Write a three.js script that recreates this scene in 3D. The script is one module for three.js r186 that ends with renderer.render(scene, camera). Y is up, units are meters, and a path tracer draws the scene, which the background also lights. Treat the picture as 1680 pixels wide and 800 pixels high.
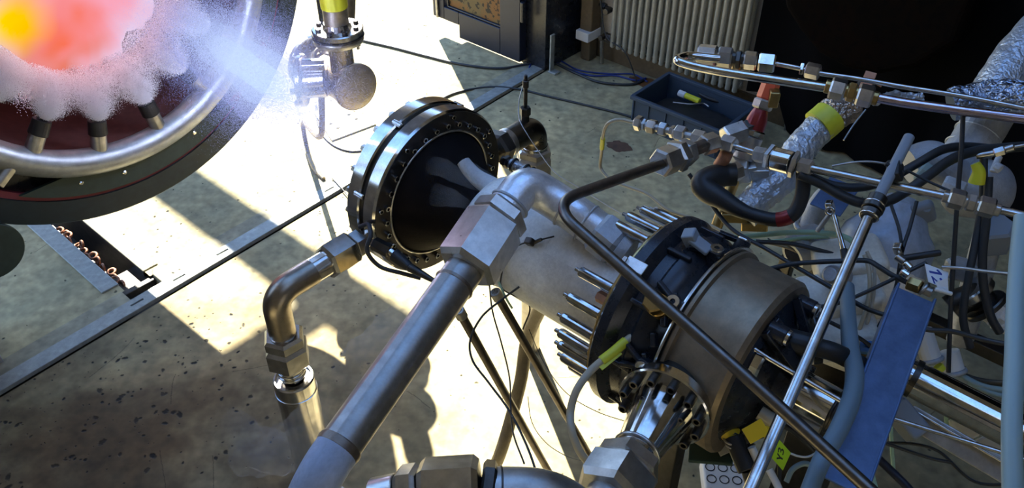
import * as THREE from 'three';
import { RoundedBoxGeometry } from 'three/addons/geometries/RoundedBoxGeometry.js';
import { mergeGeometries, toCreasedNormals } from 'three/addons/utils/BufferGeometryUtils.js';
import { ImprovedNoise } from 'three/addons/math/ImprovedNoise.js';

// ---------------------------------------------------------------- camera, sky, sun, exposure
// World: the engine lies along x (inside the test cell is +x), the gate opening faces -x, y is up, metres.
const scene = new THREE.Scene();
const CAM = new THREE.Vector3(1.454, 2.4, 1.324), FOCAL = 1390;
const FWD = new THREE.Vector3(-0.5178, -0.6293, -0.5795).normalize();
const camera = new THREE.PerspectiveCamera(2 * Math.atan(400 / FOCAL) * 180 / Math.PI, 1680 / 800, 0.05, 200);
camera.position.copy(CAM); camera.lookAt(CAM.clone().add(FWD)); camera.updateMatrixWorld(true);

const renderer = new THREE.WebGLRenderer({ antialias: true });
renderer.toneMapping = THREE.LinearToneMapping;
renderer.toneMappingExposure = 1.8;
renderer.shadowMap.enabled = true;

// clear blue sky: brighter towards the horizon and round the sun, the same all round
const SUN_DIR = new THREE.Vector3(-0.845, 0.92, -0.534).normalize();
{
  const w = 256, h = 128, d = new Float32Array(w * h * 4);
  for (let j = 0; j < h; j++) for (let i = 0; i < w; i++) {
    const el = ((j + 0.5) / h - 0.5) * Math.PI, up = Math.max(0, Math.sin(el)), k = Math.pow(1 - up, 2.2);
    const o = (j * w + i) * 4;
    d[o] = 0.20 + 0.62 * k; d[o + 1] = 0.44 + 0.62 * k; d[o + 2] = 1.0 + 0.28 * k; d[o + 3] = 1;
    if (el < 0) { d[o] = 0.34; d[o + 1] = 0.31; d[o + 2] = 0.25; }
  }
  const t = new THREE.DataTexture(d, w, h, THREE.RGBAFormat, THREE.FloatType);
  t.mapping = THREE.EquirectangularReflectionMapping; t.magFilter = THREE.LinearFilter; t.minFilter = THREE.LinearFilter; t.needsUpdate = true;
  scene.background = t; scene.environment = t;
  scene.backgroundIntensity = 1.65; scene.environmentIntensity = 1.65;
}
const sun = new THREE.DirectionalLight(new THREE.Color().setRGB(1.0, 0.95, 0.82), 16);
sun.position.copy(SUN_DIR).multiplyScalar(12); sun.target.position.set(0, 0, 0);
sun.castShadow = true; sun.shadow.radius = 1; sun.shadow.mapSize.set(4096, 4096);
Object.assign(sun.shadow.camera, { left: -6, right: 6, top: 6, bottom: -6, near: 0.5, far: 30 });
scene.add(sun, sun.target);

// ---------------------------------------------------------------- helpers
const V = (x, y, z) => new THREE.Vector3(x, y, z);
const CQ = camera.quaternion.clone();
const ray = (px, py) => V((px - 840) / FOCAL, (400 - py) / FOCAL, -1).applyQuaternion(CQ);
const D = (px, py, d) => CAM.clone().addScaledVector(ray(px, py), d);             // point at a depth
const Yp = (px, py, y) => { const r = ray(px, py); return CAM.clone().addScaledVector(r, (y - CAM.y) / r.y); };
const Xp = (px, py, x) => { const r = ray(px, py); return CAM.clone().addScaledVector(r, (x - CAM.x) / r.x); };
const Zp = (px, py, z) => { const r = ray(px, py); return CAM.clone().addScaledVector(r, (z - CAM.z) / r.z); };
let seed = 7;
const rnd = () => { seed |= 0; seed = (seed + 0x6d2b79f5) | 0; let t = Math.imul(seed ^ (seed >>> 15), 1 | seed); t = (t + Math.imul(t ^ (t >>> 7), 61 | t)) ^ t; return ((t ^ (t >>> 14)) >>> 0) / 4294967296; };
const gauss = () => (rnd() + rnd() + rnd() + rnd() - 2) * 1.7;
const PN = new ImprovedNoise();

// ---- textures (colour, grain and relief only)
function hash(x, y, s) { let h = Math.imul(x, 374761393) + Math.imul(y, 668265263) + Math.imul(s, 974634541); h = Math.imul(h ^ (h >>> 13), 1274126177); return ((h ^ (h >>> 16)) >>> 0) / 4294967296; }
function tnoise(x, y, per, s) {   // tileable value noise
  const xi = Math.floor(x), yi = Math.floor(y), fx = x - xi, fy = y - yi, u = fx * fx * (3 - 2 * fx), v = fy * fy * (3 - 2 * fy);
  const m = (a) => ((a % per) + per) % per;
  const a = hash(m(xi), m(yi), s), b = hash(m(xi + 1), m(yi), s), c = hash(m(xi), m(yi + 1), s), d = hash(m(xi + 1), m(yi + 1), s);
  return a + (b - a) * u + (c - a) * v + (a - b - c + d) * u * v;
}
function fbm(x, y, per, s, oct = 5) { let t = 0, a = 0.5, p = per; for (let o = 0; o < oct; o++) { t += a * tnoise(x, y, p, s + o); x *= 2; y *= 2; p *= 2; a *= 0.5; } return t / (1 - Math.pow(0.5, oct)); }
function tex(n, fn, metres, srgb = false) {
  const d = new Uint8Array(n * n * 4);
  for (let j = 0; j < n; j++) for (let i = 0; i < n; i++) { const c = fn(i / n, j / n, i, j), o = (j * n + i) * 4; d[o] = c[0] * 255; d[o + 1] = c[1] * 255; d[o + 2] = c[2] * 255; d[o + 3] = 255; }
  const t = new THREE.DataTexture(d, n, n, THREE.RGBAFormat, THREE.UnsignedByteType);
  t.wrapS = t.wrapT = THREE.RepeatWrapping; t.magFilter = THREE.LinearFilter; t.minFilter = THREE.LinearMipmapLinearFilter; t.generateMipmaps = true;
  t.repeat.set(1 / metres, 1 / metres); if (srgb) t.colorSpace = THREE.SRGBColorSpace; t.needsUpdate = true; return t;
}
const cl = (x) => Math.min(1, Math.max(0, x));
// concrete: pock marks of a worn screed, scratches, patches
const NC = 2048, pits = new Float32Array(NC * NC), CM = 4.8;
{
  for (let k = 0; k < 9000; k++) {
    const cx = rnd() * NC, cy = rnd() * NC, big = rnd();
    const zone = Math.max(cl(1.3 - Math.hypot((cx / NC - 0.84) / 0.14, (cy / NC - 0.17) / 0.16)), 0.16);
    if (fbm(cx / NC * 9, cy / NC * 9, 9, 90, 3) * (0.35 + zone) < 0.42 * (0.75 + 0.5 * rnd())) { if (rnd() > 0.16) continue; }
    const r = (0.8 + 4.2 * big * big * big * (0.3 + 0.7 * zone)) , ang = rnd() * 3.14, el = 1 + rnd() * 0.9, dep = 0.5 + 0.5 * rnd();
    for (let j = -Math.ceil(r * 2.4); j <= r * 2.4; j++) for (let i = -Math.ceil(r * 2.4); i <= r * 2.4; i++) {
      const u = (i * Math.cos(ang) + j * Math.sin(ang)) / el, v = -i * Math.sin(ang) + j * Math.cos(ang), q = Math.hypot(u, v) / r + 0.5 * (tnoise((cx + i) / 2.2, (cy + j) / 2.2, 4096, 3) - 0.5);
      if (q < 1) { const x = (Math.floor(cx + i) + NC) % NC, y = (Math.floor(cy + j) + NC) % NC; pits[y * NC + x] = Math.max(pits[y * NC + x], dep * Math.min(1, (1 - q) * 2.5)); }
    }
  }
  for (let k = 0; k < 90; k++) {   // hair scratches
    let x = rnd() * NC, y = rnd() * NC, a = rnd() * 6.28; const L = 30 + rnd() * 120;
    for (let s = 0; s < L; s++) { x += Math.cos(a); y += Math.sin(a); a += (rnd() - 0.5) * 0.12; const o = ((Math.floor(y) + NC * 4) % NC) * NC + (Math.floor(x) + NC * 4) % NC; pits[o] = Math.max(pits[o], 0.35); }
  }
}
const concreteMap = tex(NC, (u, v, i, j) => {
  const p = pits[j * NC + i], a = fbm(u * 12, v * 12, 12, 11, 6), b = fbm(u * 160, v * 160, 160, 21, 3), c = fbm(u * 34, v * 34, 34, 31, 4);
  const l = (0.72 + 0.22 * (a - 0.5) + 0.26 * (b - 0.5) + 0.14 * (c - 0.5)) * (1 - 0.85 * p), w = 0.04 * (c - 0.5);
  return [cl(l + w), cl(l * 0.965), cl(l * 0.83 - w)];
}, CM, true);
const concreteBump = tex(NC, (u, v, i, j) => { const p = pits[j * NC + i], b = fbm(u * 180, v * 180, 180, 41, 3); const h = cl(0.8 - 0.75 * p + 0.2 * (b - 0.5)); return [h, h, h]; }, CM);
const grime = tex(512, (u, v) => { const a = fbm(u * 8, v * 8, 8, 51, 6), b = fbm(u * 50, v * 50, 50, 61, 3); const l = cl(0.88 + 0.20 * (a - 0.5) + 0.06 * (b - 0.5)); return [l, l * 0.99, l * 0.975]; }, 0.16, true);
const roughTex = tex(512, (u, v) => { const a = fbm(u * 6, v * 6, 6, 71, 6), b = fbm(u * 64, v * 64, 64, 81, 2); const l = cl(0.86 + 0.26 * (a - 0.5) + 0.08 * (b - 0.5)); return [l, l, l]; }, 0.14);
const fineBump = tex(256, (u, v) => { const l = fbm(u * 24, v * 24, 24, 91, 4); return [l, l, l]; }, 0.05);
const frostMap = tex(512, (u, v) => { const a = fbm(u * 5, v * 5, 5, 101, 6), b = fbm(u * 40, v * 40, 40, 111, 3); const l = cl(0.91 + 0.20 * (a - 0.5) + 0.10 * (b - 0.5)); return [l, l, cl(l * 1.005)]; }, 0.22, true);
const rustMap = tex(512, (u, v) => { const a = fbm(u * 5, v * 5, 5, 121, 6), b = fbm(u * 24, v * 24, 24, 131, 4); const r = cl((a - 0.46) * 5 + (b - 0.5) * 1.6), s = b < 0.4 ? 0.45 : 1; return [cl((0.46 + 0.08 * r) * s), cl((0.41 - 0.02 * r) * s), cl((0.27 - 0.08 * r) * s)]; }, 0.5, true);
const foilMap = tex(256, (u, v) => { const a = fbm(u * 7, v * 7, 7, 141, 4), e = Math.abs(a - 0.5) * 2; const l = cl(0.35 + 0.5 * Math.sqrt(e) + 0.45 * (fbm(u * 20, v * 20, 20, 151, 2) - 0.5)); return [l, l, l]; }, 0.12);
const braidBump = tex(256, (u, v) => { const k = 16, a = Math.sin((u + v) * k * Math.PI * 2), b = Math.sin((u - v) * k * Math.PI * 2), c = (Math.floor(u * k * 2) + Math.floor(v * k * 2)) % 2; const l = 0.5 + 0.5 * (c ? a : b) * 0.9; return [cl(l), cl(l), cl(l)]; }, 0.06);

// ---- materials
const lin = (r, g, b) => new THREE.Color().setRGB(r, g, b);
const std = (o) => { const c = o.color; const m = new THREE.MeshStandardMaterial({ ...o, color: lin(...c) }); m.side = THREE.DoubleSide; return m; };
const metal = (c, rough, extra = {}) => std({ color: c, metalness: 1, roughness: rough, roughnessMap: roughTex, map: grime, ...extra });
const M = {
  concrete: std({ color: [0.72, 0.68, 0.54], roughness: 0.9, map: concreteMap, bumpMap: concreteBump, bumpScale: 0.006, vertexColors: true }),
  kerb: std({ color: [0.55, 0.54, 0.5], roughness: 0.85, map: concreteMap, bumpMap: concreteBump, bumpScale: 0.003 }),
  galv: metal([0.42, 0.45, 0.44], 0.75, { metalness: 0.55 }),
  steel: metal([0.76, 0.755, 0.745], 0.28),
  chrome: metal([0.80, 0.80, 0.80], 0.15),
  dull: metal([0.58, 0.58, 0.575], 0.5),
  nut: metal([0.74, 0.74, 0.735], 0.36),
  pipe: metal([0.44, 0.435, 0.43], 0.5),
  weld: metal([0.30, 0.25, 0.21], 0.55),
  dark: metal([0.12, 0.115, 0.11], 0.5),
  soot: Object.assign(new THREE.MeshPhysicalMaterial({ color: lin(0.010, 0.0075, 0.008), roughness: 0.75, specularIntensity: 0.25, map: grime, bumpMap: fineBump, bumpScale: 0.0004 }), { side: THREE.DoubleSide }),
  blackOx: metal([0.085, 0.08, 0.082], 0.52),
  black: std({ color: [0.018, 0.02, 0.027], roughness: 0.33, metalness: 0.25, roughnessMap: roughTex }),
  rubber: std({ color: [0.014, 0.014, 0.015], roughness: 0.5 }),
  cable: std({ color: [0.022, 0.024, 0.027], roughness: 0.5 }),
  frost: std({ color: [0.66, 0.675, 0.69], roughness: 0.75, map: frostMap, bumpMap: fineBump, bumpScale: 0.0008 }),
  frostSheen: std({ color: [0.80, 0.83, 0.88], metalness: 0.6, roughness: 0.3, map: frostMap, bumpMap: fineBump, bumpScale: 0.0004 }),
  frostWarm: std({ color: [0.86, 0.855, 0.82], metalness: 0.15, roughness: 0.5, map: frostMap, bumpMap: fineBump, bumpScale: 0.0008 }),
  frostGrey: std({ color: [0.44, 0.46, 0.49], metalness: 0.3, roughness: 0.5, map: frostMap, bumpMap: fineBump, bumpScale: 0.0006 }),
  bronze: metal([0.34, 0.27, 0.19], 0.56, { metalness: 0.75 }),
  brass: metal([0.62, 0.44, 0.18], 0.4),
  rust: std({ color: [0.62, 0.56, 0.46], roughness: 0.8, map: rustMap }),
  paintBlue: std({ color: [0.010, 0.014, 0.034], roughness: 0.5, map: grime }),
  barSkyBlue: std({ color: [0.12, 0.21, 0.42], roughness: 0.42, metalness: 0.45, map: grime }),  // even blue stands in for sky reflected on galvanised steel
  greenPlate: std({ color: [0.034, 0.06, 0.054], roughness: 0.55, metalness: 0.2, map: grime }),
  bluePlate: std({ color: [0.016, 0.032, 0.042], roughness: 0.5, metalness: 0.2, map: grime }),
  slotRed: std({ color: [0.16, 0.02, 0.035], roughness: 0.6 }),
  maroon: std({ color: [0.10, 0.035, 0.03], roughness: 0.8, map: grime }),
  wall: std({ color: [0.62, 0.55, 0.42], roughness: 0.9, map: frostMap }),
  wallGrey: std({ color: [0.36, 0.36, 0.37], roughness: 0.9, map: frostMap }),
  plinth: std({ color: [0.16, 0.115, 0.06], roughness: 0.7, map: grime }),
  insul: std({ color: [0.86, 0.83, 0.72], roughness: 0.55, map: frostMap }),
  radiator: std({ color: [0.30, 0.285, 0.22], roughness: 0.4, map: frostMap }),
  cream: std({ color: [0.52, 0.50, 0.42], roughness: 0.45, map: frostMap }),
  crate: std({ color: [0.035, 0.055, 0.085], roughness: 0.55 }),
  yellow: std({ color: [0.62, 0.62, 0.03], roughness: 0.45 }),
  tape: std({ color: [0.72, 0.50, 0.02], roughness: 0.4 }),
  red: std({ color: [0.24, 0.02, 0.02], roughness: 0.3, metalness: 0.3 }),
  orange: std({ color: [0.78, 0.12, 0.05], roughness: 0.4 }),
  foil: std({ color: [0.50, 0.54, 0.60], metalness: 0.75, roughness: 0.5, roughnessMap: roughTex, bumpMap: foilMap, bumpScale: 0.004 }),
  braid: metal([0.36, 0.32, 0.25], 0.5, { bumpMap: braidBump, bumpScale: 0.0015 }),
  hoseClear: std({ color: [0.40, 0.35, 0.25], roughness: 0.3 }),
  hoseBlue: std({ color: [0.13, 0.19, 0.235], roughness: 0.45 }),
  hosePale: std({ color: [0.26, 0.36, 0.37], roughness: 0.42 }),
  hoseGreen: std({ color: [0.34, 0.52, 0.38], roughness: 0.4 }),
  blueCable: std({ color: [0.012, 0.03, 0.17], roughness: 0.45 }),
  white: std({ color: [0.72, 0.72, 0.70], roughness: 0.5 }),
  plasticBlue: std({ color: [0.04, 0.15, 0.42], roughness: 0.4 }),
  plasticGrey: std({ color: [0.22, 0.25, 0.29], roughness: 0.55 }),
  tarp: Object.assign(new THREE.MeshPhysicalMaterial({ color: lin(0.003, 0.003, 0.0035), roughness: 0.95, specularIntensity: 0.15 }), { side: THREE.DoubleSide }),
  tarpBrown: Object.assign(new THREE.MeshPhysicalMaterial({ color: lin(0.012, 0.0075, 0.006), roughness: 0.9, specularIntensity: 0.15, map: rustMap }), { side: THREE.DoubleSide }),
  ceiling: std({ color: [0.32, 0.31, 0.29], roughness: 0.95 }),
  copper: metal([0.55, 0.27, 0.16], 0.6, { metalness: 0.5 }),
  board: std({ color: [0.028, 0.06, 0.042], roughness: 0.5 }),
};

// ---- geometry helpers; every helper returns a non-indexed geometry with uv in metres
function uvBox(g) {
  g = g.index ? g.toNonIndexed() : g; const p = g.attributes.position, n = p.count, uv = new Float32Array(n * 2), a = V(), b = V(), c = V();
  for (let i = 0; i < n; i += 3) {
    a.fromBufferAttribute(p, i); b.fromBufferAttribute(p, i + 1); c.fromBufferAttribute(p, i + 2);
    const e = b.clone().sub(a).cross(c.clone().sub(a)), x = Math.abs(e.x), y = Math.abs(e.y), z = Math.abs(e.z);
    [a, b, c].forEach((q, k) => { const [u, v] = x > y && x > z ? [q.z, q.y] : y > z ? [q.x, q.z] : [q.x, q.y]; uv[(i + k) * 2] = u; uv[(i + k) * 2 + 1] = v; });
  }
  g.setAttribute('uv', new THREE.BufferAttribute(uv, 2));
  for (const k of Object.keys(g.attributes)) if (!['position', 'normal', 'uv'].includes(k)) g.deleteAttribute(k);
  return g;
}
const UPV = V(0, 1, 0);
function orient(g, p, dir, spin = 0) {
  const q = new THREE.Quaternion().setFromUnitVectors(UPV, dir.clone().normalize());
  const m = new THREE.Matrix4().compose(p, q, V(1, 1, 1)).multiply(new THREE.Matrix4().makeRotationY(spin));
  return g.applyMatrix4(m);
}
// lathe: profile [[radius, along], ...] turned about the line from p in direction dir
function lathe(p, dir, prof, n = 40, crease = 0.5, a0 = 0, a1 = Math.PI * 2) {
  let g = new THREE.LatheGeometry(prof.map(([r, t]) => new THREE.Vector2(Math.max(r, 1e-5), t)), n, a0, a1);
  g = uvBox(toCreasedNormals(g.toNonIndexed(), crease)); return orient(g, p, dir);
}
const cyl = (p, q, r1, r2 = r1, n = 28) => { const d = q.clone().sub(p), L = d.length(), c = Math.min(0.0018, L * 0.15, r1 * 0.3, Math.max(r2, 1e-4) * 0.3); return lathe(p, d, [[0, 0], [r1 - c, 0], [r1, c], [r2, L - c], [Math.max(r2 - c, 1e-5), L], [0, L]], n); };
function hex(p, q, R, spin = 0, sides = 6) {
  const d = q.clone().sub(p), L = d.length(), c = Math.min(0.16 * R, L * 0.2);
  let g = new THREE.LatheGeometry([[0, 0], [R * 0.86, 0], [R, c], [R, L - c], [R * 0.86, L], [0, L]].map(([r, t]) => new THREE.Vector2(Math.max(r, 1e-5), t)), sides);
  g = g.toNonIndexed(); g.computeVertexNormals(); g = uvBox(g); return orient(g, p, d, spin);
}
const torus = (p, dir, R, r, n = 64, m = 16, arc = Math.PI * 2) => { let g = new THREE.TorusGeometry(R, r, m, n, arc); g.rotateX(Math.PI / 2); return orient(uvBox(g), p, dir); };
function box(c, s, rot = [0, 0, 0], r = 0.004) { const g = new RoundedBoxGeometry(s[0], s[1], s[2], 2, Math.min(r, Math.min(...s) * 0.45)); g.applyMatrix4(new THREE.Matrix4().makeRotationFromEuler(new THREE.Euler(...rot))); g.translate(c.x, c.y, c.z); return uvBox(g); }
// box along the line p-q, w wide and t thick, its wide face turned to look along up
function bar(p, q, w, t, up = UPV, r = 0.003) {
  const d = q.clone().sub(p), L = d.length(), y = d.clone().normalize(), x = new THREE.Vector3().crossVectors(y, up).normalize(), z = new THREE.Vector3().crossVectors(x, y);
  const g = new RoundedBoxGeometry(w, L, t, 2, Math.min(r, t * 0.45, w * 0.45)); g.applyMatrix4(new THREE.Matrix4().makeBasis(x, y, z).setPosition(p.clone().add(q).multiplyScalar(0.5))); return uvBox(g);
}
function sweep(pts, r, n = 12) {   // tube through dense points with parallel-transported rings and closed ends
  const P = [], N = [], I = [], UV = [], m = pts.length; let up = null, len = 0;
  for (let i = 0; i < m; i++) {
    const t = pts[Math.min(i + 1, m - 1)].clone().sub(pts[Math.max(i - 1, 0)]).normalize();
    if (!up) { up = Math.abs(t.y) < 0.9 ? V(0, 1, 0) : V(1, 0, 0); }
    up = up.clone().addScaledVector(t, -up.dot(t)).normalize();
    const s = new THREE.Vector3().crossVectors(t, up), R = typeof r === 'function' ? r(i / (m - 1)) : r;
    if (i) len += pts[i].distanceTo(pts[i - 1]);
    for (let k = 0; k <= n; k++) { const a = k / n * Math.PI * 2, q = up.clone().multiplyScalar(Math.cos(a)).addScaledVector(s, Math.sin(a)); P.push(pts[i].x + q.x * R, pts[i].y + q.y * R, pts[i].z + q.z * R); N.push(q.x, q.y, q.z); UV.push(k / n * 6.283 * R, len); }
  }
  for (let i = 0; i < m - 1; i++) for (let k = 0; k < n; k++) { const a = i * (n + 1) + k, b = a + n + 1; I.push(a, a + 1, b, b, a + 1, b + 1); }
  for (const [i, f] of [[0, -1], [m - 1, 1]]) {
    const t = pts[Math.min(i + 1, m - 1)].clone().sub(pts[Math.max(i - 1, 0)]).normalize().multiplyScalar(f), c = P.length / 3; P.push(pts[i].x, pts[i].y, pts[i].z); N.push(t.x, t.y, t.z); UV.push(0, 0);
    for (let k = 0; k <= n; k++) { const o = (i * (n + 1) + k) * 3; P.push(P[o], P[o + 1], P[o + 2]); N.push(t.x, t.y, t.z); UV.push(0, 0); }
    for (let k = 0; k < n; k++) f > 0 ? I.push(c, c + 1 + k, c + 2 + k) : I.push(c, c + 2 + k, c + 1 + k);
  }
  const g = new THREE.BufferGeometry(); g.setAttribute('position', new THREE.Float32BufferAttribute(P, 3)); g.setAttribute('normal', new THREE.Float32BufferAttribute(N, 3)); g.setAttribute('uv', new THREE.Float32BufferAttribute(UV, 2)); g.setIndex(I);
  return g.toNonIndexed();
}
const curve = (pts, k = 10) => new THREE.CatmullRomCurve3(pts, false, 'centripetal').getPoints((pts.length - 1) * k);
function bend(pts, rad, k = 8) {   // straight runs joined by rounded corners
  const out = [pts[0].clone()];
  for (let i = 1; i < pts.length - 1; i++) {
    const a = pts[i - 1].clone().sub(pts[i]), b = pts[i + 1].clone().sub(pts[i]), t = Math.min(rad, a.length() * 0.48, b.length() * 0.48);
    const p = pts[i].clone().addScaledVector(a.normalize(), t), q = pts[i].clone().addScaledVector(b.normalize(), t);
    for (let j = 0; j <= k; j++) { const s = j / k; out.push(p.clone().multiplyScalar((1 - s) * (1 - s)).addScaledVector(pts[i], 2 * s * (1 - s)).addScaledVector(q, s * s)); }
  }
  out.push(pts[pts.length - 1].clone()); return out;
}
const lerp = (a, b, t) => a.clone().lerp(b, t);

// ---- objects
const taken = {};
function numbered(n) { const k = taken[n] = (taken[n] ?? -1) + 1; return k ? n + '_' + String(k).padStart(3, '0') : n; }
function shade(o) { o.castShadow = true; o.receiveShadow = true; return o; }
function thing(name, label, category, base, group) {
  const o = new THREE.Group(); o.name = numbered(name); o.position.copy(base); o.userData = { label, category }; if (group) o.userData.group = group; scene.add(o); return o;
}
function part(parent, name, geos, m, label) {   // geometry is given in world coordinates
  const g = Array.isArray(geos) ? mergeGeometries(geos) : geos; let p = parent; const off = V(0, 0, 0); while (p && p !== scene) { off.add(p.position); p = p.parent; }
  g.translate(-off.x, -off.y, -off.z); const o = shade(new THREE.Mesh(g, m)); o.name = name; if (label) o.userData.label = label; parent.add(o); return o;
}
function solo(name, label, category, geos, m, group) { const g = Array.isArray(geos) ? mergeGeometries(geos) : geos; g.computeBoundingBox(); const c = V(); g.boundingBox.getCenter(c); c.y = g.boundingBox.min.y; g.translate(-c.x, -c.y, -c.z); const o = shade(new THREE.Mesh(g, m)); o.name = numbered(name); o.position.copy(c); o.userData = { label, category }; if (group) o.userData.group = group; scene.add(o); return o; }
function struct(name, geos, m, parent) { const g = Array.isArray(geos) ? mergeGeometries(geos) : geos; if (parent) return part(parent, name, g, m); const o = shade(new THREE.Mesh(g, m)); o.name = name; o.userData.kind = 'structure'; scene.add(o); return o; }
// a row of fittings from p along dir: [kind, name, length, radius, material, radius2]
function fittings(t, p, dir, list, spin = 0.3) {
  let a = p.clone(); const d = dir.clone().normalize();
  for (const [kind, name, L, r, m, r2] of list) { const b = a.clone().addScaledVector(d, L); part(t, name, kind === 'hex' ? hex(a, b, r, spin) : cyl(a, b, r, r2 ?? r), m); a = b; }
  return a;
}

// ---------------------------------------------------------------- the setting: test cell, gate opening, floor
const XL = (z) => -1.339 - 0.0433 * (1.036 - z);      // inner edge of the threshold strip
const WS = 0.165;
function slab(x0f, x1f, z0, z1, nx, nz, tone) {
  const P = [], N = [], C = [], I = [], UV = [];
  for (let j = 0; j <= nz; j++) for (let i = 0; i <= nx; i++) {
    const z = z0 + (z1 - z0) * j / nz, a = x0f(z), x = a + (x1f(z) - a) * i / nx; P.push(x, 0, z); N.push(0, 1, 0); UV.push(x, z);
    const n1 = PN.noise(x * 1.3, z * 1.3, 3.1), n2 = PN.noise(x * 4.2, z * 4.2, 8.4), n3 = PN.noise(x * 0.7, z * 0.7, 5.5), l = 1 + 0.08 * n1 + 0.08 * n2;
    const q = tone(l, n3 + 0.4 * n2), dd = tone === toneIn ? dirtShade(x, z) : 0; C.push(q[0] * (1 - 0.90 * dd), q[1] * (1 - 0.95 * dd), q[2] * (1 - 0.99 * dd));
  }
  for (let j = 0; j < nz; j++) for (let i = 0; i < nx; i++) { const a = j * (nx + 1) + i, b = a + nx + 1; I.push(a, b, a + 1, b, b + 1, a + 1); }
  const g = new THREE.BufferGeometry(); for (const [k, v, s] of [['position', P, 3], ['normal', N, 3], ['uv', UV, 2], ['color', C, 3]]) g.setAttribute(k, new THREE.Float32BufferAttribute(v, s)); g.setIndex(I); return g.toNonIndexed();
}
const dirtShade = (x, z) => { const d = 0.85 * cl(1.3 - Math.hypot((x + 0.6) / 1.35, (z - 1.1) / 1.0) + 0.45 * PN.noise(x * 3.1, z * 3.1, 2.2) + 0.3 * PN.noise(x * 9, z * 9, 6.1)); return Math.min(0.9, d + 0.52 * cl(1.2 - Math.hypot((x - 1.5) / 1.1, (z + 1.3) / 1.2) + 0.4 * PN.noise(x * 3.7, z * 3.7, 9.2) + 0.25 * PN.noise(x * 10, z * 10, 3.1))); };  // grime at lower left, with dim light there and far right painted in
const toneIn = (l, w) => [l * (1 + 0.10 * w), l * 0.985, l * (0.97 - 0.12 * w)], toneOut = (l, w) => [l * 0.95 * (1 + 0.05 * w), l * 0.94, l * (0.92 - 0.06 * w)];
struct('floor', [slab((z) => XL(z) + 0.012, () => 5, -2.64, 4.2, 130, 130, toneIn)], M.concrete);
const TZ0 = 0.315, TZ1 = 0.435, TX0 = -4.2;
const xo = (z) => XL(z) - WS;
struct('ground_outside', [slab(() => -22, xo, -14, TZ0, 180, 120, toneOut), slab(() => -22, xo, TZ1, 10, 160, 90, toneOut), slab(() => -22, () => TX0, TZ0, TZ1, 60, 2, toneOut)], M.concrete);
struct('foundation', [box(V(1.8, -0.32, 0.8), [6.6, 0.1, 7]), box(V(-11, -0.32, 0), [20, 0.1, 24])], M.dark);
struct('trench', [box(V(-2.9, -0.14, TZ0 - 0.02), [2.6, 0.26, 0.04]), box(V(-2.9, -0.14, TZ1 + 0.02), [2.6, 0.26, 0.04]), box(V(-2.9, -0.26, 0.375), [2.6, 0.02, 0.14]), box(V(-1.53, -0.14, 0.375), [0.03, 0.26, 0.14])], M.dark);
struct('trench_edge', [box(V(-2.9, 0.002, TZ1 + 0.035), [2.64, 0.012, 0.075])], M.galv);
struct('trench_kerb', [box(V(-2.9, 0.001, TZ0 - 0.03), [2.64, 0.01, 0.07])], M.kerb);
{ // threshold: kerb strip and slotted steel plate, a dark gap along the plate's inner edge
  const strip = (za, zb, o0, o1, y0, y1, holes = []) => {
    const s = new THREE.Shape([new THREE.Vector2(XL(za) - o0, za), new THREE.Vector2(XL(zb) - o0, zb), new THREE.Vector2(XL(zb) - o1, zb), new THREE.Vector2(XL(za) - o1, za)]);
    for (const [z, o] of holes) { const h = new THREE.Path(); h.setFromPoints([[-0.006, -0.03], [0.006, -0.03], [0.006, 0.03], [-0.006, 0.03]].map(([a, b]) => new THREE.Vector2(XL(z) - o + a, z + b))); s.holes.push(h); }
    const g = new THREE.ExtrudeGeometry(s, { depth: y1 - y0, bevelEnabled: true, bevelSize: 0.002, bevelThickness: 0.002, bevelSegments: 1 }); g.rotateX(Math.PI / 2); g.translate(0, y1, 0); return uvBox(g);
  };
  struct('threshold_kerb', [strip(-2.45, 0.30, 0.085, 0.163, -0.1, 0.004), strip(0.45, 4, 0.085, 0.163, -0.1, 0.004)], M.kerb);
  struct('threshold_plate', [strip(-2.45, 0.36, 0.012, 0.083, -0.01, 0.007, [[0.24, 0.05], [0.02, 0.05], [-0.6, 0.05]]), strip(0.364, 4, 0.012, 0.083, -0.01, 0.007, [[0.44, 0.05], [1.2, 0.05]])], M.galv);
  struct('threshold_bed', [box(V(-1.5, -0.12, 0.7), [0.4, 0.16, 6.8])], M.dark);
}
{ const t = thing('rusty_chain', 'rusty orange chain lying in the dark floor trench', 'chain', V(-1.95, -0.16, 0.38));
  for (let k = 0; k < 16; k++) { const x = -1.63 - k * 0.038, a = torus(V(x, -0.045 + 0.012 * Math.sin(k * 2.1), 0.405 + 0.012 * Math.sin(k * 1.7)), V(0.3 * Math.sin(k), k % 2 ? 1 : 0.35, k % 2 ? 0.2 : 1), 0.017, 0.0062, 14, 8); part(t, 'chain_link', a, M.copper); }
  part(t, 'ledge_bar', box(V(-1.95, -0.07, 0.415), [0.7, 0.012, 0.03]), M.dark); }

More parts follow.
